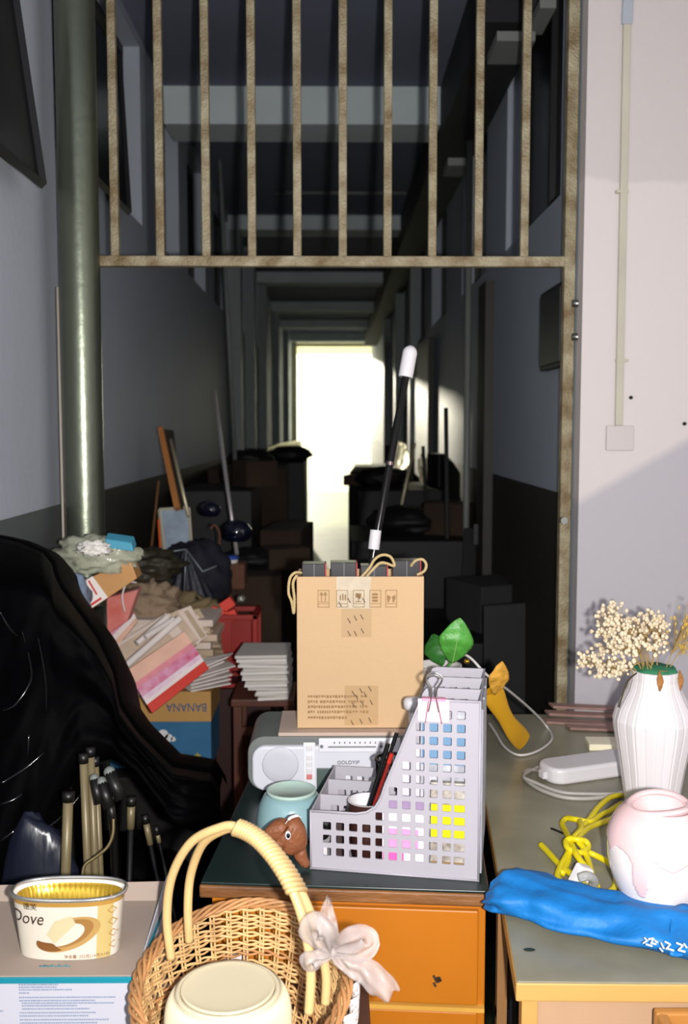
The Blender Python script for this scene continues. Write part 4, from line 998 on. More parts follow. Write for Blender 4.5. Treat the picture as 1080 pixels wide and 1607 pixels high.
rim.tube(RI, .0024, n=8, closed=True); rim.build('rolled_rim', mat('tin_rim', (214,212,206), .2, metal=.9), tub, smooth=True)
inn = MB(); inn.lathe([(1.0, Ht*.965), (.95, Ht*.92), (.945, Ht*.80)], n=96, M=Mt, sx=A_, sy=B_, fr=tubfr, cap=False); inn.keep = True; inn.build('inner_wall', mat('inner_silver', (222,220,214), .4), tub, smooth=True)
inn = MB(); inn.lathe([(.944, Ht*.90), (.90, Ht*.86), (.86, Ht*.66), (.001, Ht*.64)], n=160, cap=False, M=Mt, sx=A_, sy=B_, fr=lambda a, z, r: r*se(a)*(1+.014*math.sin(60*a))); inn.build('gold_tray', mat('gold_plastic', (206,168,60), .25, metal=.7), tub, smooth=True)
def wrap(x, z, d=.0006):          # point on the front of the tub; x metres from centre line
    t = z/Ht; s2 = ra(t); A1_, B1_ = A_*s2, B_*s2; c_ = max(-.999, min(.999, x/A1_)); y = -B1_*(1-abs(c_)**2.6)**(1/2.6)
    return Mt @ Vector((x, y-d, z))
def wraptext(txt, size, x, z, m_, name, sx=1, shear=0, slope=0):
    tmp = MB(); tmp.text(txt, size, Matrix.Identity(4), sx=sx, shear=shear, ext=.0002)
    mb = MB(); mb.v = [wrap(x+v.x, z+v.y+slope*v.x, .0007+v.z) for v in tmp.v]; mb.f = tmp.f; mb.m = tmp.m; mb.keep = True
    mb.build(name, m_, tub)
dkb = mat('dark_brown_ink', (52,34,26), .5)
zy = lambda py: at(110, py, YT2-B_).z - zb3
xx_ = lambda px: at(px, 1450, YT2-B_).x - tcx
wraptext('Dove', .021, xx_(11), zy(1453), dkb, 'lettering', sx=.86, shear=.25)
wraptext('德芙', .0085, xx_(34), zy(1429), dkb, 'lettering')
wraptext('净含量: 252克(14克X18)', .0048, xx_(98), zy(1506), mat('grey_brown_ink', (140,112,84), .6), 'lettering')
for i in range(5): wraptext('◇', .010, xx_(166), zy(1420+i*19), gold, 'label_ornament')
sw = MB()                        # swirl of chocolate with a white square
def ell(cx, cy, a, b, rot, a0, a1, w0, w1, mi, n=26, d=.0005):
    rows_ = []
    for i in range(n+1):
        t = i/n; th = R(a0+(a1-a0)*t); wd = w0+(w1-w0)*math.sin(math.pi*t)
        for rr2 in (1-wd, 1+wd*.3):
            x, y = a*rr2*math.cos(th), b*rr2*math.sin(th); X = cx+x*math.cos(rot)-y*math.sin(rot); Z = cy+x*math.sin(rot)+y*math.cos(rot)
            rows_.append(wrap(X, Z, d))
    sw.add(rows_, [(2*i, 2*i+1, 2*i+3, 2*i+2) for i in range(n)], mi)
CX, CZ = xx_(103), zy(1468)
ell(CX, CZ, .036, .017, R(20), -170, 75, .05, .38, 0)
ell(CX+.003, CZ+.001, .027, .013, R(24), -140, 120, .05, .30, 1, d=.0007)
ell(CX-.004, CZ-.003, .030, .015, R(12), 175, 260, .05, .45, 2, d=.0008)
sw.keep = True
sw.build('label_swirl', [mat('swirl_gold', (164,130,76), .4), mat('swirl_tan', (140,102,54), .4), mat('swirl_brown', (112,72,34), .4)], tub, smooth=True)
sq = MB(); pts2 = [(xx_(72), zy(1468)), (xx_(84), zy(1482)), (xx_(119), zy(1450)), (xx_(112), zy(1438)), (xx_(86), zy(1446))]
sq.add([wrap(x, z, .0012) for x, z in pts2], [(0, 1, 2, 3, 4)]); sq.keep = True; sq.build('label_chocolate_piece', mat('white_chocolate', (186,174,138), .4), tub)

# wicker basket
wick = mat('wicker', (206,166,112), .5, var=.3, scale=30, coat=.15); wick2 = mat('wicker_brown', (176,126,80), .5, var=.25, scale=30); cane = mat('cane_handle', (204,172,118), .4, var=.1, scale=20, coat=.2)
BC = Vector((-.100, 1.035, 0)); ZR = .805; BA, BBx = .112, .150; BH = ZR-ZBn-.004
bk = thing('wicker_basket', 'round wicker basket with tall cane handle and white ribbon bow', 'basket', (BC.x, BC.y, ZBn))
def bpt(a, t, off=0):            # t 0 bottom..1 rim
    s2 = .72+.28*math.sin(t*math.pi/2)
    return Vector((BC.x+(BA*s2+off)*math.cos(a), BC.y+(BBx*s2+off)*math.sin(a), ZBn+.004+BH*t + (.010*math.sin(a)*t)))
NS = 34
st_m = MB()
for k2 in range(NS):
    a = 2*math.pi*k2/NS
    for da in (-.02, .02): st_m.tube([bpt(a+da, t/6) for t in range(7)], .0014, n=5)
st_m.build('stakes', wick, bk, smooth=True)
wv = MB(); rows_n = 17
for r_ in range(rows_n):
    t = (r_+.5)/rows_n; jj = random.uniform(-.4, .4)
    for strand in (0, 1):
        pts = []
        for q in range(NS*5):
            a = 2*math.pi*q/(NS*5); off = .0030*math.cos(a*NS/2 + math.pi*r_ + (math.pi if strand else 0))
            tt = t + .016*math.sin(a*3+r_*1.7) + .030*math.sin(a*2+1) + (.016*math.sin(a*NS/2+math.pi*r_)*(1 if strand else -1))
            pts.append(bpt(a, min(.99, max(.01, tt)), off))
        wv.tube(pts, random.uniform(.0014, .0021), n=5, closed=True, mi=(1 if r_ in (3, 9) else 0))
wv.build('woven_wall', [wick, wick2], bk, smooth=True)
rb = MB()
for ph in range(5):
    pts = []
    for q in range(200):
        a = 2*math.pi*q/200; th = a*9+ph*2*math.pi/5
        p_ = bpt(a, 1.0); rad = Vector((math.cos(a), math.sin(a), 0)); pts.append(p_ + rad*(.001+.0055*math.cos(th)) + Vector((0, 0, .0040*math.sin(th)+.001)))
    rb.tube(pts, .0023, n=6, closed=True)
rb.build('braided_rim', wick2, bk, smooth=True)
MB().lathe([(.001, 0), (.72, 0), (.72, .006), (.001, .006)], n=60, M=Matrix.Translation((BC.x, BC.y, ZBn+.001)), sx=BA, sy=BBx).build('basket_base', wick2, bk)
# handle: two canes
def hp_(px, py, Y): return at(px, py, Y)
h1 = [(269, 1505, 1.075), (262, 1440, 1.075), (270, 1375, 1.07), (300, 1322, 1.055), (345, 1299, 1.04), (372, 1298, 1.03), (405, 1318, 1.015), (440, 1362, 1.0), (468, 1420, .985), (483, 1480, .975), (488, 1530, .970), (485, 1590, .968)]
h2 = [(297, 1478, 1.105), (295, 1420, 1.10), (300, 1370, 1.095), (318, 1325, 1.075), (345, 1305, 1.055), (372, 1300, 1.042), (412, 1320, 1.03), (452, 1365, 1.02), (482, 1420, 1.012), (502, 1480, 1.008), (512, 1530, 1.006), (511, 1575, 1.005)]
for h in (h1, h2): MB().tube(bez([hp_(*q) for q in h], 8), .0050, n=12).build('handle_cane', cane, bk, smooth=True)
wr = MB(); c1 = bez([hp_(*q) for q in h1], 8); c2 = bez([hp_(*q) for q in h2], 8)
for i in range(40, 62):
    m_ = (c1[i]+c2[i])/2; t = (c1[i+1]-c1[i]).normalized(); sd_ = (c2[i]-c1[i]); hw = sd_.length/2+.0066; x = sd_.normalized(); y = t.cross(x).normalized()
    for sub in (0,):
        wr.tube([m_ + x*hw*math.cos(2*math.pi*k2/16) + y*.0072*math.sin(2*math.pi*k2/16) + t*(.0012*math.sin(2*math.pi*k2/16)) for k2 in range(16)], .0031, n=6, closed=True)
wr.build('handle_wrap', cane, bk, smooth=True)
# ribbon bow
rbm = mat('sheer_ribbon', (190,178,174), .35, var=.12, scale=60, alpha=.38)
bow = MB(); kn = hp_(523, 1494, .965)
def rib(pts, wds, twist=(0,)):
    c_ = bez(pts, 7); n_ = len(c_)
    def f(u, v):
        i = u*(n_-1); k_ = min(int(i), n_-2); p_ = c_[k_].lerp(c_[k_+1], i-k_); t = (c_[k_+1]-c_[k_]).normalized()
        side = Vector((0, -1, .25)).cross(t).normalized(); w_ = interp([(j/(len(wds)-1), q) for j, q in enumerate(wds)], u)
        return p_ + side*(v-.5)*w_ + Vector((0, -.0035*math.cos(v*9+u*4)-.002*math.sin(u*20+v*6), 0))
    bow.grid(f, 26, 8)
rib([kn, hp_(505, 1480, .960), hp_(492, 1462, .955), hp_(500, 1455, .945), hp_(515, 1465, .945), kn], (.008, .022, .030, .030, .022, .008))
rib([kn, hp_(545, 1478, .955), hp_(570, 1468, .950), hp_(580, 1482, .942), hp_(560, 1496, .945), kn], (.008, .020, .022, .020, .016, .008))
rib([kn, hp_(545, 1512, .955), hp_(572, 1524, .950), hp_(598, 1545, .948), hp_(616, 1562, .95)], (.008, .018, .026, .030, .020))
rib([kn, hp_(516, 1470, .955), hp_(513, 1440, .955), hp_(514, 1408, .955)], (.008, .022, .018, .002))
rib([kn, hp_(505, 1500, .957), hp_(485, 1508, .957), hp_(492, 1515, .965), kn], (.008, .014, .02, .014, .008))
bow.ball(tuple(kn), .0055, n=10)
bow.build('ribbon_bow', rbm, bk, smooth=True, solid=.0004)
# lace cloth edge hanging on the right side
lac = MB()
def lacf(u, v):
    a = R(-60+u*62); p_ = bpt(a, .98-.45*v, .011+.004*math.sin(u*40)+.003*v); return p_
lac.grid(lacf, 60, 8); lac.build('lace_trim', mat('lace_white', (232,224,220), .8, bump=.6, bscale=300), bk, smooth=True, solid=.001)
# white cloth under the basket, behind-left
clo = MB()
def clf(u, v):
    return Vector((-.226+.11*u, 1.165+.065*u*.9, ZBn+.001+.060*v*(.55+.45*u))) + Vector((.012*v-.004*math.sin(u*14), -.012*math.sin(v*2)+.006*math.sin(u*11), 0))
cl_o = clo.grid(clf, 24, 8).build('white_cloth', mat('white_cotton', (226,216,216), .85, var=.05), smooth=True, solid=.0015)
tag(cl_o, 'crumpled white cloth tucked between the carton and the wicker basket', 'cloth')

# ribbed cream jar
YJ = 1.005
jc = at(358, 1549, YJ); jl = jc.z
jar = thing('ribbed_jar', 'squat cream ribbed jar with a dished lid sitting in the wicker basket', 'jar', (jc.x, YJ, ZBn+.008))
Mj = Matrix.Translation((jc.x, YJ, ZBn+.008)); hj = jl - ZBn - .008
crm = mat('cream_bakelite', (204,192,162), .3, var=.03, coat=.3)
RJ = .0665; RL = .0495
pj = [(.001, 0), (.045, 0), (.052, .004)]
for j in range(0, 15):
    t = j/14; pj.append((interp([(0, .054), (.25, .0625), (.5, RJ), (.68, RJ-.0005), (.82, .0635), (.92, .0590), (1, .0545)], t), .006+(hj-.009)*(1-(1-t)**1.35)))
pj = [(r_, z) for r_, z in pj]
def jfr(a, z, r): return r*(1+.020*math.cos(100*a)) if r > .05 and z < hj-.006 else r
MB().lathe(pj+[(RL+.006, hj-.001), (RL+.001, hj), (RL+.0004, hj-.003), (.001, hj-.0035)], n=800, M=Mj, fr=jfr).build('jar_body', crm, jar, smooth=True)
MB().lathe([(RL, hj-.002), (RL, hj+.0010), (RL-.0008, hj+.0016), (RL-.0025, hj+.0012), (RL*.8, hj+.0004), (RL*.4, hj-.0002), (.001, hj-.0004)], n=96, M=Mj).build('jar_lid', crm, jar, smooth=True)

# ------------------------------------------------------------------ black plastic cover at the left
bagm = mat('black_bin_plastic', (2,2,3), .6, var=.1, bump=.2, bscale=12, spec=.03)
top_t = [(-60, 835), (0, 845), (30, 852), (66, 868), (80, 885), (85, 905), (95, 925), (150, 1000), (176, 1055), (187, 1110), (215, 1150), (270, 1205), (330, 1214), (345, 1238)]
bot_t = [(-60, 1440), (0, 1405), (55, 1335), (90, 1275), (125, 1205), (175, 1190), (215, 1215), (270, 1290), (345, 1320)]
def drape(u, v):
    px = -60 + 405*u; yt, yb = interp(top_t, px), interp(bot_t, px); py = yt + (yb-yt)*v
    roll = (1-min(1, v/.16))**2
    Y = 1.42 + .10*u + .20*roll + .05*math.sin(u*3.1) + .024*nz(u*4, v*3, 1.3) + .004*nz(u*14+v*3, v*9, 4) + .10*max(0, (u-.85)/.15)**2
    return at(px, py, Y)
cv = thing('black_plastic_cover', 'large glossy black plastic cover draped over stored things at the left', 'cover', tuple(at(100, 1200, 1.5)))
g_ = MB(); g_.grid(drape, 110, 80); 
def backd(u, v):
    p_ = drape(u, 0); q = p_ + Vector((-.02*v, .30*v, -.10*v*v)); q.x = max(q.x, XL+.01); return q
g_.grid(backd, 110, 8)
g_.build('cover_sheet', bagm, cv, smooth=True, solid=.002)
# creases: sharp folds as slim raised pleats
cr = MB()
for pl_ in ([(35, 990), (48, 1040), (48, 1070), (25, 1105), (5, 1115)], [(60, 1000), (72, 1065), (73, 1120)], [(0, 960), (14, 985), (30, 1000)], [(46, 1150), (44, 1190)], [(0, 1262), (20, 1255), (36, 1245)], [(0, 1320), (20, 1305), (40, 1288)], [(30, 1345), (60, 1310), (100, 1278), (140, 1230)], [(0, 1230), (40, 1205), (70, 1180)]):
    cpt = []
    for (x, y) in pl_:
        u = (x+60)/405; yt, yb = interp(top_t, x), interp(bot_t, x); cpt.append(drape(u, max(.02, (y-yt)/(yb-yt))) + Vector((0, -.001, 0)))
    cb2 = bez(cpt, 6); rr2 = [.0005+.0032*math.sin(math.pi*i/(len(cb2)-1)) for i in range(len(cb2))]
    cr.tube(cb2, rr2, n=6, flat=.7)
cr.build('pleat', mat('black_bin_crease', (12,12,14), .12, spec=.6), cv, smooth=True)
# second black bag on the floor, added so the gap behind stays dark
def blob(name, c_, r_, m_, label, cat, seed=0, amp=.12, n=26, grp=None, fq=2.5):
    mb = MB(); cx, cy, cz = c_; rx_, ry_, rz_ = r_
    prof = [(math.sin(math.pi*j/n), -math.cos(math.pi*j/n)) for j in range(n+1)]; vs = []; N = 40
    for (a, z) in prof:
        for k2 in range(N):
            th = 2*math.pi*k2/N; d_ = Vector((a*math.cos(th), a*math.sin(th), z)); s2 = 1+amp*nz(d_.x*fq+seed, d_.y*fq, d_.z*fq)+amp*.4*nz(d_.x*7+seed, d_.y*7, d_.z*7)
            zz2 = max(-.8, d_.z*s2); vs.append((cx+rx_*d_.x*s2, cy+ry_*d_.y*s2, cz+rz_*zz2))
    fs = [(j*N+k2, j*N+(k2+1) % N, (j+1)*N+(k2+1) % N, (j+1)*N+k2) for j in range(n) for k2 in range(N)]
    mb.add(vs, fs); return tag(mb.build(name, m_, smooth=True), label, cat, grp)
blob('black_bag', (-.37, 1.74, .30), (.17, .15, .36), bagm, 'tall black bag added to darken the floor gap left of the orange cabinet', 'bag', 3, .1)
# tubes below the cover
tn_m = mat('tan_tube', (118,106,78), .4, var=.1, metal=.15); tn_d = mat('dark_grip', (18,17,16), .4)
for i, (x0_, y0_, x1_, y1_, r_, Y, lb) in enumerate((
    (107, 1255, 103, 1372, .0072, 1.40, 'leftmost thick tan tube standing below the black cover'),
    (131, 1195, 138, 1375, .0058, 1.42, 'second tan tube from the left below the black cover'),
    (142, 1185, 150, 1378, .0058, 1.44, 'middle tan tube below the black cover'),
    (150, 1200, 158, 1380, .0050, 1.46, 'rightmost of the close-set tan tubes below the cover'),
    (206, 1262, 205, 1300, .0062, 1.50, 'short tan tube right of the wire below the cover'),
    (229, 1290, 236, 1325, .0050, 1.52, 'small tan stub at the right below the cover'),
    (247, 1308, 250, 1322, .0035, 1.52, 'tiny tan stub furthest right below the cover'))):
    t_ = thing('tan_tube', lb, 'tube', tuple(at(x1_, y1_, Y)), 'tan tubes stored under the black cover')
    A, B = at(x0_, y0_, Y), at(x1_, y1_, Y); d_ = (B-A).normalized()
    e_ = B + d_*((B.z-.0)/-d_.z) if i < 4 else B + d_*((B.z-0)/-d_.z)
    MB().tube([A, B, e_], r_, n=14).build('tube_shaft', tn_m, t_, smooth=True) if i < 4 else (MB().tube([A, B], r_, n=14).build('tube_shaft', tn_m, t_, smooth=True), MB().tube([B, e_], r_*.8, n=10).build('dark_shaft', BLACK, t_, smooth=True))
    MB().tube([A-d_*.012, A+d_*.002], r_*1.25, n=14).build('end_cap', tn_d, t_, smooth=True)
hl = thing('bundle_of_handles', 'cluster of dark rubber handle grips with grey ends below the black cover', 'handles', tuple(at(170, 1240, 1.42)))
for (x0_, y0_, x1_, y1_, r_) in ((160, 1228, 172, 1268, .0085), (172, 1212, 190, 1255, .0085), (148, 1222, 156, 1262, .007), (172, 1255, 178, 1290, .006)):
    A, B = at(x0_, y0_, 1.41), at(x1_, y1_, 1.40)
    MB().tube([A, B], r_, n=16).build('grip', tn_d, hl, smooth=True); MB().ball(tuple(A), r_*1.02, n=10).build('grip_end', grey, hl, smooth=True)
hlw = MB().tube(bez([at(178, 1285, 1.395), at(177, 1310, 1.39), at(168, 1330, 1.385), at(150, 1345, 1.38), at(133, 1358, 1.375), at(129, 1378, 1.37)], 8), .0024, n=8)
hlw.build('bent_wire', mat('brass_wire', (120,106,74), .35, metal=.6), hl, smooth=True)
MB().tube([at(178, 1290, 1.40), at(185, 1500, 1.45)*1], .006, n=8).build('support_rod', BLACK, hl)
pl2 = blob('blue_black_fabric', (at(60, 1380, 1.44).x, 1.46, .38), (.10, .05, .44), mat('navy_sheen', (26,30,44), .3, bump=.4, bscale=18, stretch=(1, 1, .3)), 'pleated navy fabric hanging behind the oval tub', 'fabric', 6, .08)

# ------------------------------------------------------------------ clutter beyond the opening, left
def pbox(name, quad, Y, depth, m_, label, cat, bevel=.002, dyr=0, parts=True, grp=None, w_lean=0):
    P = [at(x, y, Y+(dyr if i in (1, 2) else 0)) for i, (x, y) in enumerate(quad)]   # BL BR TR TL
    dv = Vector((w_lean, depth, 0))
    mb = MB(); vs = P + [p+dv for p in P]
    mb.add(vs, [(0,1,2,3),(7,6,5,4),(0,4,5,1),(1,5,6,2),(2,6,7,3),(3,7,4,0)]); o = mb.build(name, m_, bevel=bevel)
    if label: tag(o, label, cat, grp)
    return o, P
# supports
tag(MB().box((XL+.02, 2.36, 0), (-.34, 2.71, at(270, 1206, 2.42).z-.002)).build('storage_trunk', DARK, bevel=.004), 'dark storage trunk under the banana carton by the left corridor wall', 'trunk')
# banana carton
YBn = 2.42
bblue = mat('carton_blue', (52,110,150), .7, var=.15, scale=12); btan = mat('carton_tan', (196,150,86), .7, var=.08); 
bc = thing('banana_carton', 'blue banana carton turned upside down with tan lid below the papers', 'carton', tuple(at(270, 1205, YBn)))
A = at(170, 1206, YBn); B = at(332, 1206, YBn); zl = at(270, 1130, YBn).z; ztp = at(270, 1085, YBn).z
MB().box((A.x, YBn, A.z), (B.x, YBn+.28, zl)).build('carton_base', bblue, bc, bevel=.002)
MB().box((A.x-.003, YBn-.003, zl-.004), (B.x+.001, YBn+.283, ztp)).build('carton_lid', btan, bc, bevel=.002)
tx = MB(); P_ = at(325, 1104, YBn-.004)
tx.text('BANANA', .030, fr((P_.x, YBn-.004, P_.z), (-1, 0, 0), (0, 0, -1)), sx=.82); tx.build('lettering', mat('carton_ink', (36,86,130), .7), bc)
cw = MB()
for (x, y, r_) in ((238, 1160, .006), (248, 1156, .010), (256, 1153, .013), (265, 1158, .010), (272, 1160, .006)):
    q = at(x, y, YBn-.0005); cw.lathe([(r_, 0), (r_, .001)], n=16, M=fr((q.x, YBn, q.z), (1, 0, 0), (0, 0, .6)))
cw.build('cloud_print', mat('cloud_white', (228,228,226), .7), bc)
yw = MB()
for i, (x, y) in enumerate(((255, 1186), (261, 1185), (267, 1187), (272, 1184), (279, 1186), (286, 1187))):
    q = at(x, y, YBn); yw.box((q.x-.003, YBn-.001, q.z-.007), (q.x+.002+.001*(i % 2), YBn, q.z+.007))
q = at(310, 1186, YBn)
yw.prism([(0, .010), (.002, .003), (.009, .002), (.004, -.002), (.006, -.009), (0, -.005), (-.006, -.009), (-.004, -.002), (-.009, .002), (-.002, .003)], .001, M=fr((q.x, YBn, q.z), (1, 0, 0), (0, 0, 1)))
q = at(215, 1118, YBn-.004); yw.lathe([(.012, 0), (.012, .001)], n=20, M=fr((q.x, YBn-.003, q.z), (1, 0, 0), (0, 0, 1)))
yw.build('yellow_print', mat('carton_yellow', (196,176,50), .7), bc)
# pink/red brochure
pinkp = [mat('bro_peach', (232,184,160), .6, var=.1, scale=20), mat('bro_pink', (226,140,150), .6, var=.15, scale=30), mat('bro_rose', (208,92,128), .6, col2=(226,170,196), scale=40), mat('bro_lilac', (222,180,206), .6, col2=(240,220,226), scale=30), mat('bro_white', (238,222,218), .6), mat('bro_red', (208,52,34), .5), mat('bro_grey', (190,168,150), .6)]
def brochure(name, q4, Ys, bands, label, t=.010, rz_=None):
    tl, trp, brp, bl_ = [at(x, y, Y) for (x, y), Y in zip(q4, Ys)]
    n_ = (trp-tl).cross(bl_-tl).normalized(); mb = MB()
    if n_.y > 0: n_ = -n_
    c0_ = 0
    for f_, mi in bands:
        a1, b1_ = tl.lerp(bl_, c0_), trp.lerp(brp, c0_); a2, b2 = tl.lerp(bl_, f_), trp.lerp(brp, f_); c0_ = f_
        mb.add([a1, b1_, b2, a2, a1-n_*t, b1_-n_*t, b2-n_*t, a2-n_*t], [(0,1,2,3),(7,6,5,4),(0,4,5,1),(1,5,6,2),(2,6,7,3),(3,7,4,0)], mi)
    return tag(mb.build(name, pinkp), label, 'magazine')
brochure('magazine', [(198, 1053), (289, 991), (328, 1049), (239, 1119)], [2.22, 2.30, 2.27, 2.19], [(.30, 0), (.42, 1), (.62, 2), (.72, 3), (.80, 4), (1.0, 5)], 'open pink and red printed magazine lying front-most on the paper pile')
brochure('magazine', [(146, 985), (203, 945), (216, 975), (172, 1030)], [2.36, 2.40, 2.38, 2.34], [(.3, 1), (.6, 2), (.8, 4), (1, 0)], 'pink printed magazine tucked behind, next to the black cover')
# loose papers fanning
random.seed(21)
pb0 = None
fans = []
for i in range(16):
    t = i/15
    q4 = [(138+t*52, 1050-t*62+random.uniform(-6, 6)), (248+t*64, 975-t*20+random.uniform(-8, 8)), (292+t*42, 1020-t*30+random.uniform(-6, 6)), (196+t*40, 1112-t*68)]
    Yb = 2.30+t*.16
    fans.append((q4, [Yb, Yb+.05, Yb+.03, Yb-.02]))
pcol = [mat('news_a', (206,182,160), .85, var=.1, scale=20), mat('news_b', (186,166,140), .85, var=.12, scale=20), mat('news_c', (222,204,190), .85, var=.08), mat('news_d', (150,132,104), .85, var=.15, scale=15)]
for i, (q4, Ys) in enumerate(fans):
    tl, trp, brp, bl_ = [at(x, y, Y) for (x, y), Y in zip(q4, Ys)]
    mb = MB(); mb.quad(tl, trp, brp, bl_, t=.006 if i % 3 else .012); tag(mb.build('newspaper', pcol[random.choice((0, 0, 1, 2, 2))]), 'folded newspaper in the slanting pile behind the pink magazine', 'newspaper', 'newspapers in the slanting pile')
for i in range(7):                       # white pages sticking out right
    y = 1030+i*5; mb = MB(); P4 = [at(290-i*2, y+12, 2.36), at(352+random.uniform(-10, 14), y-4+i*2, 2.38), at(362+random.uniform(-12, 8), y+2+i*2, 2.33), at(300, y+26, 2.30)]
    mb.quad(*P4, t=.003); tag(mb.build('loose_sheet', PAPER), 'loose white sheet poking out right under the pink magazine', 'paper', 'loose sheets under the pink magazine')
for i in range(9):                       # darker sheets above right
    y = 975+i*8; mb = MB(); P4 = [at(272+i*3, y-6, 2.52), at(322+i*4+random.uniform(-6, 6), y-4, 2.54), at(330+i*4, y+9, 2.5), at(280+i*3, y+8, 2.48)]
    mb.quad(*P4, t=.005); tag(mb.build('newspaper', pcol[3] if i % 2 else pcol[1]), 'dull newspaper fanned out at the back right of the pile', 'newspaper', 'dull newspapers at the back of the pile')
# rolled paper tubes
for i, (a, b_, r_) in enumerate((((180, 1060), (283, 970), .0085), ((215, 1010), (262, 968), .007), ((228, 1000), (272, 972), .007))):
    A, B = at(*a, 2.24), at(*b_, 2.30); tag(MB().tube([A, B], r_, n=14).build('paper_roll', PAPER, auto=40), ('long white paper roll lying across the newspaper pile', 'short cream paper roll above the long roll', 'cream paper roll lying right beside the short one')[i], 'paper roll')
ztc = at(270, 1085, YBn).z
for i in range(9):
    x0_ = -.585+random.uniform(0, .012); mb = MB(); c0_ = Vector((-.44, 2.56, 0)); hh = .019
    mb.box((-.14, -.10, 0), (.14+random.uniform(-.01, .01), .11, hh*.9), M=Matrix.Translation((-.44, 2.565, ztc+.001+hh*i)) @ Matrix.Rotation(R(random.uniform(-2.5, 2.5)), 4, 'Z'))
    tag(mb.build('newspaper_bundle', pcol[i % 3], bevel=.002), 'flat newspaper bundle lying on the banana carton under the slanting pile', 'newspaper', 'newspaper bundles on the banana carton')
# crumpled kraft paper / gift bag
blob('crumpled_paper_bag', tuple(at(228, 955, 2.58)), (.085, .07, .075), mat('kraft_grey', (150,128,104), .85, var=.2, bump=.6, bscale=25), 'crumpled grey-brown paper bag behind the newspapers', 'bag', 9, .5, fq=3.5)
blob('crumpled_paper_bag', tuple(at(285, 965, 2.66)), (.10, .06, .06), mat('kraft_olive', (120,104,74), .85, var=.25, bump=.8, bscale=25), 'crumpled olive paper heap below the dark umbrella', 'bag', 19, .5, fq=4)
rb_o, P = pbox('red_gift_bag', [(150, 1010), (200, 975), (217, 925), (168, 938)], 2.22, .05, mat('gift_red', (200,58,40), .6, col2=(226,170,160), scale=9), 'red and pink gift bag with string handle left of the crumpled paper', 'bag', bevel=.004)
hd = MB().tube(bez([at(196, 960, 2.215), at(192, 935, 2.21), at(200, 915, 2.22), at(214, 914, 2.24)], 6), .002, n=6); hd.M = Matrix.Identity(4)
hdo = hd.build('string_handle', PAPER, rb_o, smooth=True)
# parcel with label
par, P = pbox('parcel', [(140, 958), (215, 908), (204, 878), (116, 918)], 1.95, .055, mat('parcel_brown', (188,138,84), .6, var=.1, coat=.3), 'brown taped parcel with a white and red label tilted on the pile', 'parcel', bevel=.002)
u_ = (P[1]-P[0]); v_ = (P[3]-P[0])
def onpar(s2, t, d=.0015): return P[0] + u_*s2 + v_*t*(1) + Vector((0, -d, 0))
lb_ = MB(); lb_.quad(onpar(.0, .02), onpar(.40, .02), onpar(.36, .90), onpar(.0, .90), t=.001); lbo = lb_.build('address_label', PAPER, par)
rd_ = MB()
for (s0, s1, t0, t1) in ((.05, .09, .3, .9), (.14, .2, .45, .9), (.25, .28, .3, .85), (.05, .3, .08, .16)): rd_.quad(onpar(s0, t0, .003), onpar(s1, t0, .003), onpar(s1, t1, .003), onpar(s0, t1, .003), t=.0008)
rd_.build('label_stripes', mat('label_red', (196,60,56), .6), lbo)
# translucent plastic bag with white stuff
bag_o = blob('clear_plastic_bag', tuple(at(150, 872, 1.965)), (.082, .045, .040), mat('clear_bag', (176,178,156), .18, var=.3, scale=14, bump=.8, bscale=30, alpha=.75, spec=.7), 'crumpled clear plastic bag on top of the pile beside the thick pipe', 'bag', 2, .35, fq=3.5)
tag(MB().para(at(168, 860, 1.93), at(210, 866, 1.93)-at(168, 860, 1.93), (.0, .03, .01), at(164, 846, 1.93)-at(168, 860, 1.93)).build('blue_packet', mat('teal_packet', (70,150,176), .5), bevel=.002), 'teal blue packet lying on the clear plastic bag', 'packet')
blob('white_wad', tuple(at(147, 862, 1.925)), (.030, .018, .016), mat('white_wad', (220,216,208), .6, bump=.6), 'crumpled white tissue on the clear plastic bag', 'tissue', 8, .5, fq=4)
blob('blue_grey_bag', tuple(at(108, 945, 1.93)), (.040, .035, .060), mat('blue_grey_bag', (120,134,156), .3, bump=.7, bscale=30, alpha=.9), 'blue-grey plastic bag between the black cover and the parcel', 'bag', 14, .3, fq=4)
blob('dark_bag', tuple(at(225, 888, 2.62)), (.10, .08, .045), mat('dark_olive_bag', (52,48,36), .5, bump=.6), 'dark olive bag behind the parcel', 'bag', 22, .4)
tag(MB().box((XL+.02, 2.73, 0), (-.36, 3.08, .985)).build('wooden_shelf_unit', DARK), 'dark unlit cabinet behind the newspaper pile by the left corridor wall', 'cabinet')
tag(MB().box((XL+.015, 1.86, 0), (-.475, 2.03, at(150, 962, 1.95).z)).build('dark_cabinet', DARK, bevel=.004), 'narrow dark cabinet before the thick pipe carrying the clear plastic bag and parcel', 'cabinet')
# umbrella / dark cloth with ribs
um = thing('dark_umbrella', 'half folded navy umbrella with grey ribs behind the paper pile', 'umbrella', tuple(at(292, 950, 2.72)))
g_ = MB(); ap = at(290, 860, 2.74)
def umf(u, v):
    a = 2*math.pi*u; rad = .085*v*(1+.12*math.cos(a*8)); return ap + Vector((rad*math.cos(a)+.015*v, rad*math.sin(a)*.6, -.20*v**1.2))
g_.grid(umf, 64, 12); g_.build('canopy', mat('navy_nylon', (24,26,40), .5, bump=.2), um, smooth=True, solid=.001)
gm = mat('rib_grey', (138,146,150), .4, metal=.5)
for (pts) in ([(292, 862), (289, 935)], [(292, 862), (318, 897), (340, 888)], [(253, 868), (292, 862)]):
    MB().tube([at(x, y, 2.655) for x, y in pts], .0022, n=6).build('rib', gm, um, smooth=True)
blob('navy_bundle', tuple(at(310, 905, 2.80)), (.095, .07, .11), mat('navy_cloth', (22,22,34), .8), 'dark navy cloth bundle under the umbrella', 'bundle', 31, .2)
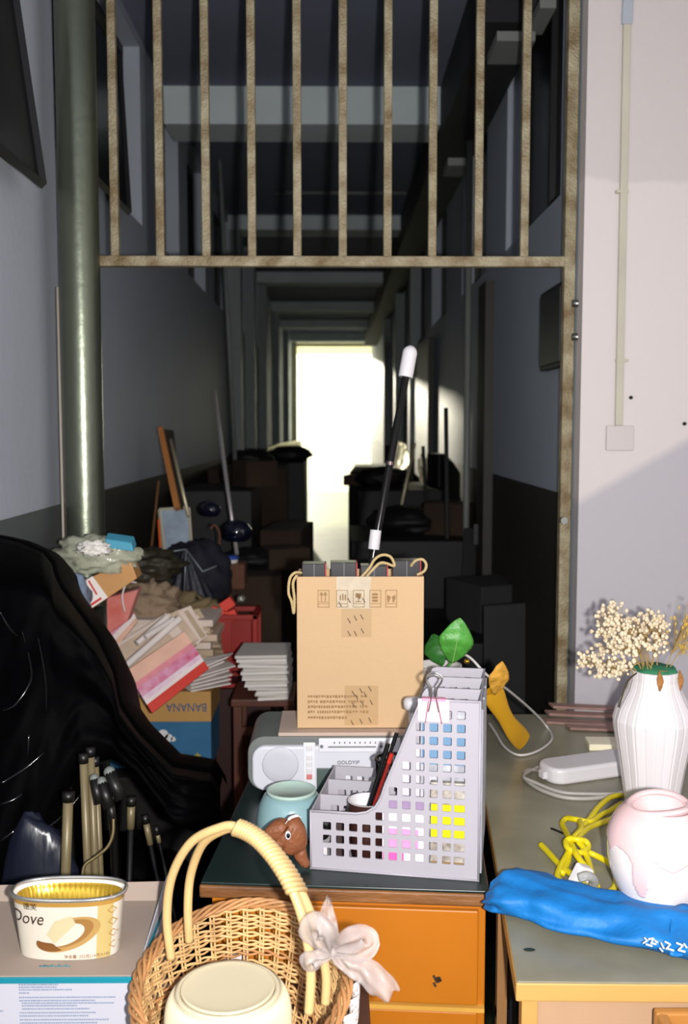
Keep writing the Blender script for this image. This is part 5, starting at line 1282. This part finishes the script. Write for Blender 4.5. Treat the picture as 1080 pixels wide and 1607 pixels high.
# white framed panel
fp_ = thing('framed_panel', 'small white framed panel with pale blue cloth leaning by the wood strip', 'frame', tuple(at(275, 862, 2.85)))
P4 = [at(258, 866, 2.85), at(300, 858, 2.87), at(296, 797, 2.92), at(250, 800, 2.90)]
MB().quad(*P4, t=.006).build('panel', mat('pale_blue_cloth', (150,166,180), .8, var=.2, scale=20), fp_)
f = MB()
for a, b_ in zip(P4, P4[1:]+P4[:1]): f.tube([a, b_], .005, n=4)
f.build('frame_border', mat('cream_frame', (196,190,168), .6), fp_)
tag(MB().tube([at(249, 815, 2.84), at(252, 862, 2.83)], .004, n=6).build('orange_stick', mat('orange_plastic', (200,90,30), .5)), 'short orange stick left of the white framed panel', 'stick')
tag(MB().quad(at(250, 676, 3.0), at(258, 674, 3.0), at(285, 800, 2.85), at(276, 802, 2.85), t=.02).build('wood_strip', mat('orange_wood', (166,108,56), .6)), 'orange-brown wooden strip leaning on the left corridor wall', 'strip')
tag(MB().quad(at(258, 676, 3.02), at(273, 678, 3.02), at(288, 800, 2.9), at(283, 800, 2.9), t=.01).build('dark_board', mat('dark_board', (34,28,22), .6)), 'narrow dark board leaning just behind the wooden strip', 'board')
tag(MB().tube([at(268, 690, 2.97), at(296, 810, 2.84)], .0055, n=8).build('metal_tube', mat('pale_metal', (190,180,150), .4, metal=.5), smooth=True), 'pale metal tube leaning beside the wooden strip', 'tube')
tag(MB().tube([at(336, 614, 3.3), at(357, 765, 3.15), at(372, 870, 3.05)], .0065, n=8).build('metal_pole', mat('bright_metal', (190,184,184), .35, metal=.5), smooth=True), 'thin shiny pole leaning on the left corridor wall, tallest of the sticks', 'pole')
tag(MB().tube([at(249, 755, 3.0), at(236, 875, 2.92)], .004, n=6).build('wood_stick', mat('brown_wood2', (110,76,44), .6)), 'short brown stick leaning left of the wooden strip', 'stick')
# brown paper bag with handle, blue lid
bpb = thing('brown_basket_bag', 'brown woven bag with a thin loop handle behind the red crate', 'bag', tuple(at(362, 925, 2.85)))
A, B = at(338, 926, 2.85), at(384, 885, 2.85); MB().box((A.x, 2.85, A.z), (B.x, 2.93, B.z)).build('bag_body', mat('brown_weave', (96,62,44), .8, bump=.5, bscale=80), bpb, bevel=.006)
MB().tube(bez([at(342, 886, 2.85), at(345, 840, 2.86), at(337, 824, 2.86), at(331, 830, 2.86)], 6), .0025, n=6).build('loop_handle', mat('brown_handle', (110,66,40), .6), bpb, smooth=True)
bt2 = thing('plastic_tub', 'round white tub with a blue lid sitting in the brown woven bag', 'tub', tuple(at(362, 885, 2.84)))
Mx = Matrix.Translation(at(360, 888, 2.88)); MB().lathe([(.001, 0), (.022, 0), (.026, .02)], n=24, M=Mx).build('tub_body', PAPER, bt2, smooth=True)
MB().lathe([(.027, .02), (.027, .026), (.024, .030), (.001, .030)], n=24, M=Mx).build('lid', mat('blue_lid', (50,84,176), .3), bt2, smooth=True)
# red crate
YCr = 2.62
redc = mat('red_crate', (150,30,20), .45, var=.15)
rc_ = thing('red_crate', 'dark red plastic crate standing behind the white paper stack', 'crate', tuple(at(370, 1080, YCr)))
A = at(333, 1082, YCr); B = at(404, 965, YCr)
def frame_box(mb, x0, x1, y0, y1, z0, z1, t):
    for x in (x0, x1-t):
        for y in (y0, y1-t): mb.box((x, y, z0), (x+t, y+t, z1))
    for z in (z0, z1-t):
        for y in (y0, y1-t): mb.box((x0, y, z), (x1, y+t, z+t))
        for x in (x0, x1-t): mb.box((x, y0, z), (x+t, y1, z+t))
mb = MB(); frame_box(mb, A.x, B.x, YCr, YCr+.14, A.z, B.z, .014); mb.build('crate_frame', redc, rc_, bevel=.002)
mb = MB(); mb.box((A.x+.014, YCr+.003, A.z+.02), (A.x+.052, YCr+.010, B.z-.014)); mb.build('crate_side', redc, rc_)
mb = MB(); mb.box((A.x, YCr+.125, A.z+.02), (B.x, YCr+.135, B.z-.03)); mb.build('crate_back', redc, rc_)
redb = mat('red_card_box', (222,62,44), .5, var=.1)
for i, (x, y, rot, w_) in enumerate(((343, 962, 20, .020), (357, 948, -35, .018), (362, 966, -25, .018), (345, 975, 35, .014))):
    q = at(x, y, YCr+.02); tag(MB().box((-w_, -.012, -w_*.75), (w_, .012, w_*.75), M=Matrix.Translation(q) @ Matrix.Rotation(R(rot), 4, 'Y')).build('red_box', redb, bevel=.001), ('small red box at the left on the red crate', 'small red box tilted on top of the others on the crate', 'small red box at the right of the heap on the crate', 'lowest small red box on the front of the crate')[i], 'box', 'small red boxes on the crate')
blob('foil_ball', tuple(at(378, 940, YCr+.05)), (.012, .012, .010), mat('foil', (150,150,140), .3, metal=.6), 'crumpled foil ball on the red crate', 'foil', 4, .3)
tag(MB().box((at(325, 1082, 2.6).x+.02, 2.60, 0), (at(425, 1082, 2.6).x, 2.80, at(370, 1082, 2.6).z)).build('dark_chest', mat('dark_red_wood', (50,22,18), .6), bevel=.003), 'dark reddish wooden chest under the red crate', 'chest')
# stack of papers on stool
YPs = 2.30
zst = at(420, 1098, YPs).z
stool = thing('wooden_stool', 'dark reddish-brown wooden stool carrying the stack of white papers', 'stool', tuple(at(410, 1180, YPs)))
XA, XB = at(362, 1100, YPs).x, at(462, 1100, YPs).x
swd = mat('stool_wood', (84,46,32), .5, var=.2)
MB().box((XA, YPs, zst-.018), (XB, YPs+.17, zst)).build('seat', swd, stool, bevel=.003)
for (x, y) in ((XA+.005, YPs+.01), (XB-.025, YPs+.01), (XA+.005, YPs+.14), (XB-.025, YPs+.14)): MB().box((x, y, 0), (x+.02, y+.02, zst-.018)).build('leg', swd, stool, bevel=.001)
MB().box((XA+.01, YPs+.012, zst-.09), (XB-.01, YPs+.02, zst-.07)).build('stretcher', swd, stool)
random.seed(9)
base_n = 14; ztop = at(415, 1035, YPs).z
hN = (at(430, 1028, YPs).z - zst)/base_n
sheet_m = [mat('sheet_a', (214,208,202), .85, var=.04), mat('sheet_b', (196,190,182), .85, var=.04)]
for i in range(base_n):
    dx = -.030*(i/base_n)**1 + random.uniform(-.006, .006); x0_ = at(392, 1090, YPs).x + dx + (.02 if i < 3 else 0); x1_ = at(453, 1090, YPs).x + random.uniform(-.004, .003)
    mb = MB(); z0_ = zst + hN*i
    mb.prism([(x0_, YPs-.005+random.uniform(-.008, .008)), (x1_, YPs+random.uniform(-.008, .004)), (x1_+.003, YPs+.14), (x0_+.008, YPs+.14)], hN*.88, M=Matrix.Translation((0, 0, z0_)))
    tag(mb.build('paper_bundle', sheet_m[i % 2]), 'thin bundle of white papers in the stack on the wooden stool', 'papers', 'white papers stacked on the stool')
# small things around stool
tag(MB().lathe([(.001, 0), (.010, 0), (.011, .014), (.001, .014)], n=18, M=Matrix.Translation((XA+.01, 2.1, .0))).build('bottle_cap', grey), 'grey bottle cap on the dark floor by the stool', 'cap')

# ------------------------------------------------------------------ dark piles further down the corridor
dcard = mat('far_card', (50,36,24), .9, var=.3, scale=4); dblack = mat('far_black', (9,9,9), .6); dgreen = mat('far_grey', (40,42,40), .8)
def cbox(x0, x1, y0, y1, z0, z1, m_, label, name='carton', cat='box', grp=None, rot=0):
    cx, cy = (x0+x1)/2, (y0+y1)/2
    mb = MB(); mb.box((x0-cx, y0-cy, z0), (x1-cx, y1-cy, z1), M=Matrix.Translation((cx, cy, 0)) @ Matrix.Rotation(R(rot), 4, 'Z'))
    return tag(mb.build(name, m_, bevel=.004), label, cat, grp)
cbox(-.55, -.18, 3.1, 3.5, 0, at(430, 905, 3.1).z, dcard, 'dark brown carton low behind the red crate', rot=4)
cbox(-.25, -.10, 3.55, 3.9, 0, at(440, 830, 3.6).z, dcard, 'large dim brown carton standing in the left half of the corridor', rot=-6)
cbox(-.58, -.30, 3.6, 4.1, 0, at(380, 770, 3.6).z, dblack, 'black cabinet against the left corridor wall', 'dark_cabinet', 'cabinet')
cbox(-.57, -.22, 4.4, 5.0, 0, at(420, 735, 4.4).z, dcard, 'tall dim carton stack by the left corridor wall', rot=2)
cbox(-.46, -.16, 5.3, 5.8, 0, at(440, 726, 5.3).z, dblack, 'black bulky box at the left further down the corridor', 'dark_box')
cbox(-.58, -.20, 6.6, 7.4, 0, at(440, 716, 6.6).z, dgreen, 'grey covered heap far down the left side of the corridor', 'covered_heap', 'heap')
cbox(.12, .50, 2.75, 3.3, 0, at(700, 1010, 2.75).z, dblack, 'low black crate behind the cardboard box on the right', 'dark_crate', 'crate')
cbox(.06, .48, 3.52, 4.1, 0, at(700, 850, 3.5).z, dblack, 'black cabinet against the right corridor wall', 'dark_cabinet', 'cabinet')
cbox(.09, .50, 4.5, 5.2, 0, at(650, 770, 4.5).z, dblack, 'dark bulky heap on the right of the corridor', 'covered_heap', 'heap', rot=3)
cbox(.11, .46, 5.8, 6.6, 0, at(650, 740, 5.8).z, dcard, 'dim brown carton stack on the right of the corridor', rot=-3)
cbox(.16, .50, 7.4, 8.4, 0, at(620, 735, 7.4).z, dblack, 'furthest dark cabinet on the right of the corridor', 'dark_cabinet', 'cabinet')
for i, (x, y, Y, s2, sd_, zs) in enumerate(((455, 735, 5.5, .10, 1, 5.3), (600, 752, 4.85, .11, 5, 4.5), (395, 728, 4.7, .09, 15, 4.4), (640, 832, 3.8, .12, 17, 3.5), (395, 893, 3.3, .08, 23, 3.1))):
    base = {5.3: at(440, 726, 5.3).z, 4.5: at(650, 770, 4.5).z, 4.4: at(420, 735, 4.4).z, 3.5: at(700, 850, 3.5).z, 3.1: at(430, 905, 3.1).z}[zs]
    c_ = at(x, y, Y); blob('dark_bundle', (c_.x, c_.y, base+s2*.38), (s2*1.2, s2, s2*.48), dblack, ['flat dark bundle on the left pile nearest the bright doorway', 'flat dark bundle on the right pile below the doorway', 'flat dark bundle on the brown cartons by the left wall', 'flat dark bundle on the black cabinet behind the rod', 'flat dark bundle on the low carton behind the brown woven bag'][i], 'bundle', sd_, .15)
def jbox(px, py, Y, zb, w_, d_, h_, rot, m_, label, name='small_carton', cat='box'):
    c_ = at(px, py, Y); mb = MB(); mb.box((-w_/2, -d_/2, 0), (w_/2, d_/2, h_), M=Matrix.Translation((c_.x, Y, zb+.001)) @ Matrix.Rotation(R(rot), 4, 'Z'))
    return tag(mb.build(name, m_, bevel=.004), label, cat)
zA, zB, zC, zD, zE = at(430, 905, 3.1).z, at(700, 850, 3.5).z, at(650, 770, 4.5).z, at(700, 1010, 2.75).z, at(380, 770, 3.6).z
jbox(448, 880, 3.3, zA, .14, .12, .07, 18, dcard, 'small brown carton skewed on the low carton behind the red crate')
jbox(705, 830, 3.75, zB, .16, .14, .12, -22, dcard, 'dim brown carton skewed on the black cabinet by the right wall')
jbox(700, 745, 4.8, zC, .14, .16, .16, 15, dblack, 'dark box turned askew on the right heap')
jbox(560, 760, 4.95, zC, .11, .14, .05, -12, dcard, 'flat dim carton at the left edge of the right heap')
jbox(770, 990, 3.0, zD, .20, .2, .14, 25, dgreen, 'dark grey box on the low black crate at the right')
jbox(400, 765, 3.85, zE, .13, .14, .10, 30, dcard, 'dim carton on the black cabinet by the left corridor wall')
for i, (x0, x1, Y, zb, h_, w_, lb) in enumerate(((725, 742, 3.4, 0, 1.05, .10, 'dark narrow board leaning against the right corridor wall by the pipe'), (660, 690, 4.35, 0, 1.08, .12, 'dark board leaning before the right heap'), (845, 850, 2.6, 0, .92, .14, 'dark board leaning on the right wall just behind the gate'))):
    a = at(x0, 800, Y); q = MB(); q.para((min(a.x, XR-.12), Y, 0), (w_, .05, 0), (0, .02, 0), (.05 if i != 2 else .0, .06, h_)); tag(q.build('leaning_board', dgreen, bevel=.002), lb, 'board')
# sticks on the right pile
for i, (x0_, y0_, x1_, y1_, Y, m_, lb) in enumerate((
    (651, 695, 634, 775, 4.4, mat('pale_metal', (190,180,150), .4), 'pale stick leaning on the right pile nearest the rod'),
    (664, 700, 668, 770, 4.4, dgreen, 'dark upright stick behind the rod'),
    (700, 640, 702, 830, 3.6, dgreen, 'dark upright pole against the right corridor wall'))):
    tag(MB().tube([at(x0_, y0_, Y), at(x1_, y1_, Y), at(x1_, y1_, Y)+(at(x1_, y1_, Y)-at(x0_, y0_, Y))*(at(x1_, y1_, Y).z/(at(x0_, y0_, Y).z-at(x1_, y1_, Y).z))], .008, n=8).build('stick', m_, smooth=True), lb, 'stick')
# white boards and bags catching the daylight near the end
wcl = mat('white_sheet', (245,240,225), .6, var=.03, trans=.85, ior=1.05)
tag(MB().add([at(388, 716, 7.6), at(474, 716, 7.9), at(474, 690, 8.6), at(440, 696, 8.4)] + [at(388, 719, 7.6), at(474, 719, 7.9), at(474, 693, 8.6), at(440, 699, 8.4)], [(0,1,2,3),(7,6,5,4),(0,4,5,1),(1,5,6,2),(2,6,7,3),(3,7,4,0)]).build('white_sheet', wcl), 'sloping white sheet covering the left pile near the bright doorway', 'sheet')
for i, (x, y, Y, a, h, zb9) in enumerate(((627, 722, 6.2, .055, .09, at(650, 740, 5.8).z), (672, 728, 5.0, .04, .05, at(650, 770, 4.5).z))):
    c_ = at(x, y, Y); blob('white_bag', (c_.x, c_.y, zb9+h*.8), (a, a, h), wcl, ['white bag on the right pile beside the rod', 'small pale bag near the right corridor wall'][i], 'bag', i*3.1, .3)
# red helmet hint, blue-black shiny items left
for i, (x, y, Y, s2) in enumerate(((372, 835, 2.95, .035), (330, 800, 3.0, .025))):
    blob('shiny_helmet', tuple(at(x, y, Y)), (s2*1.3, s2, s2), mat('navy_gloss', (14,16,34), .08, coat=1), ['glossy navy helmet above the brown woven bag', 'small glossy dark helmet right of the metal tube'][i], 'helmet', i, .05)
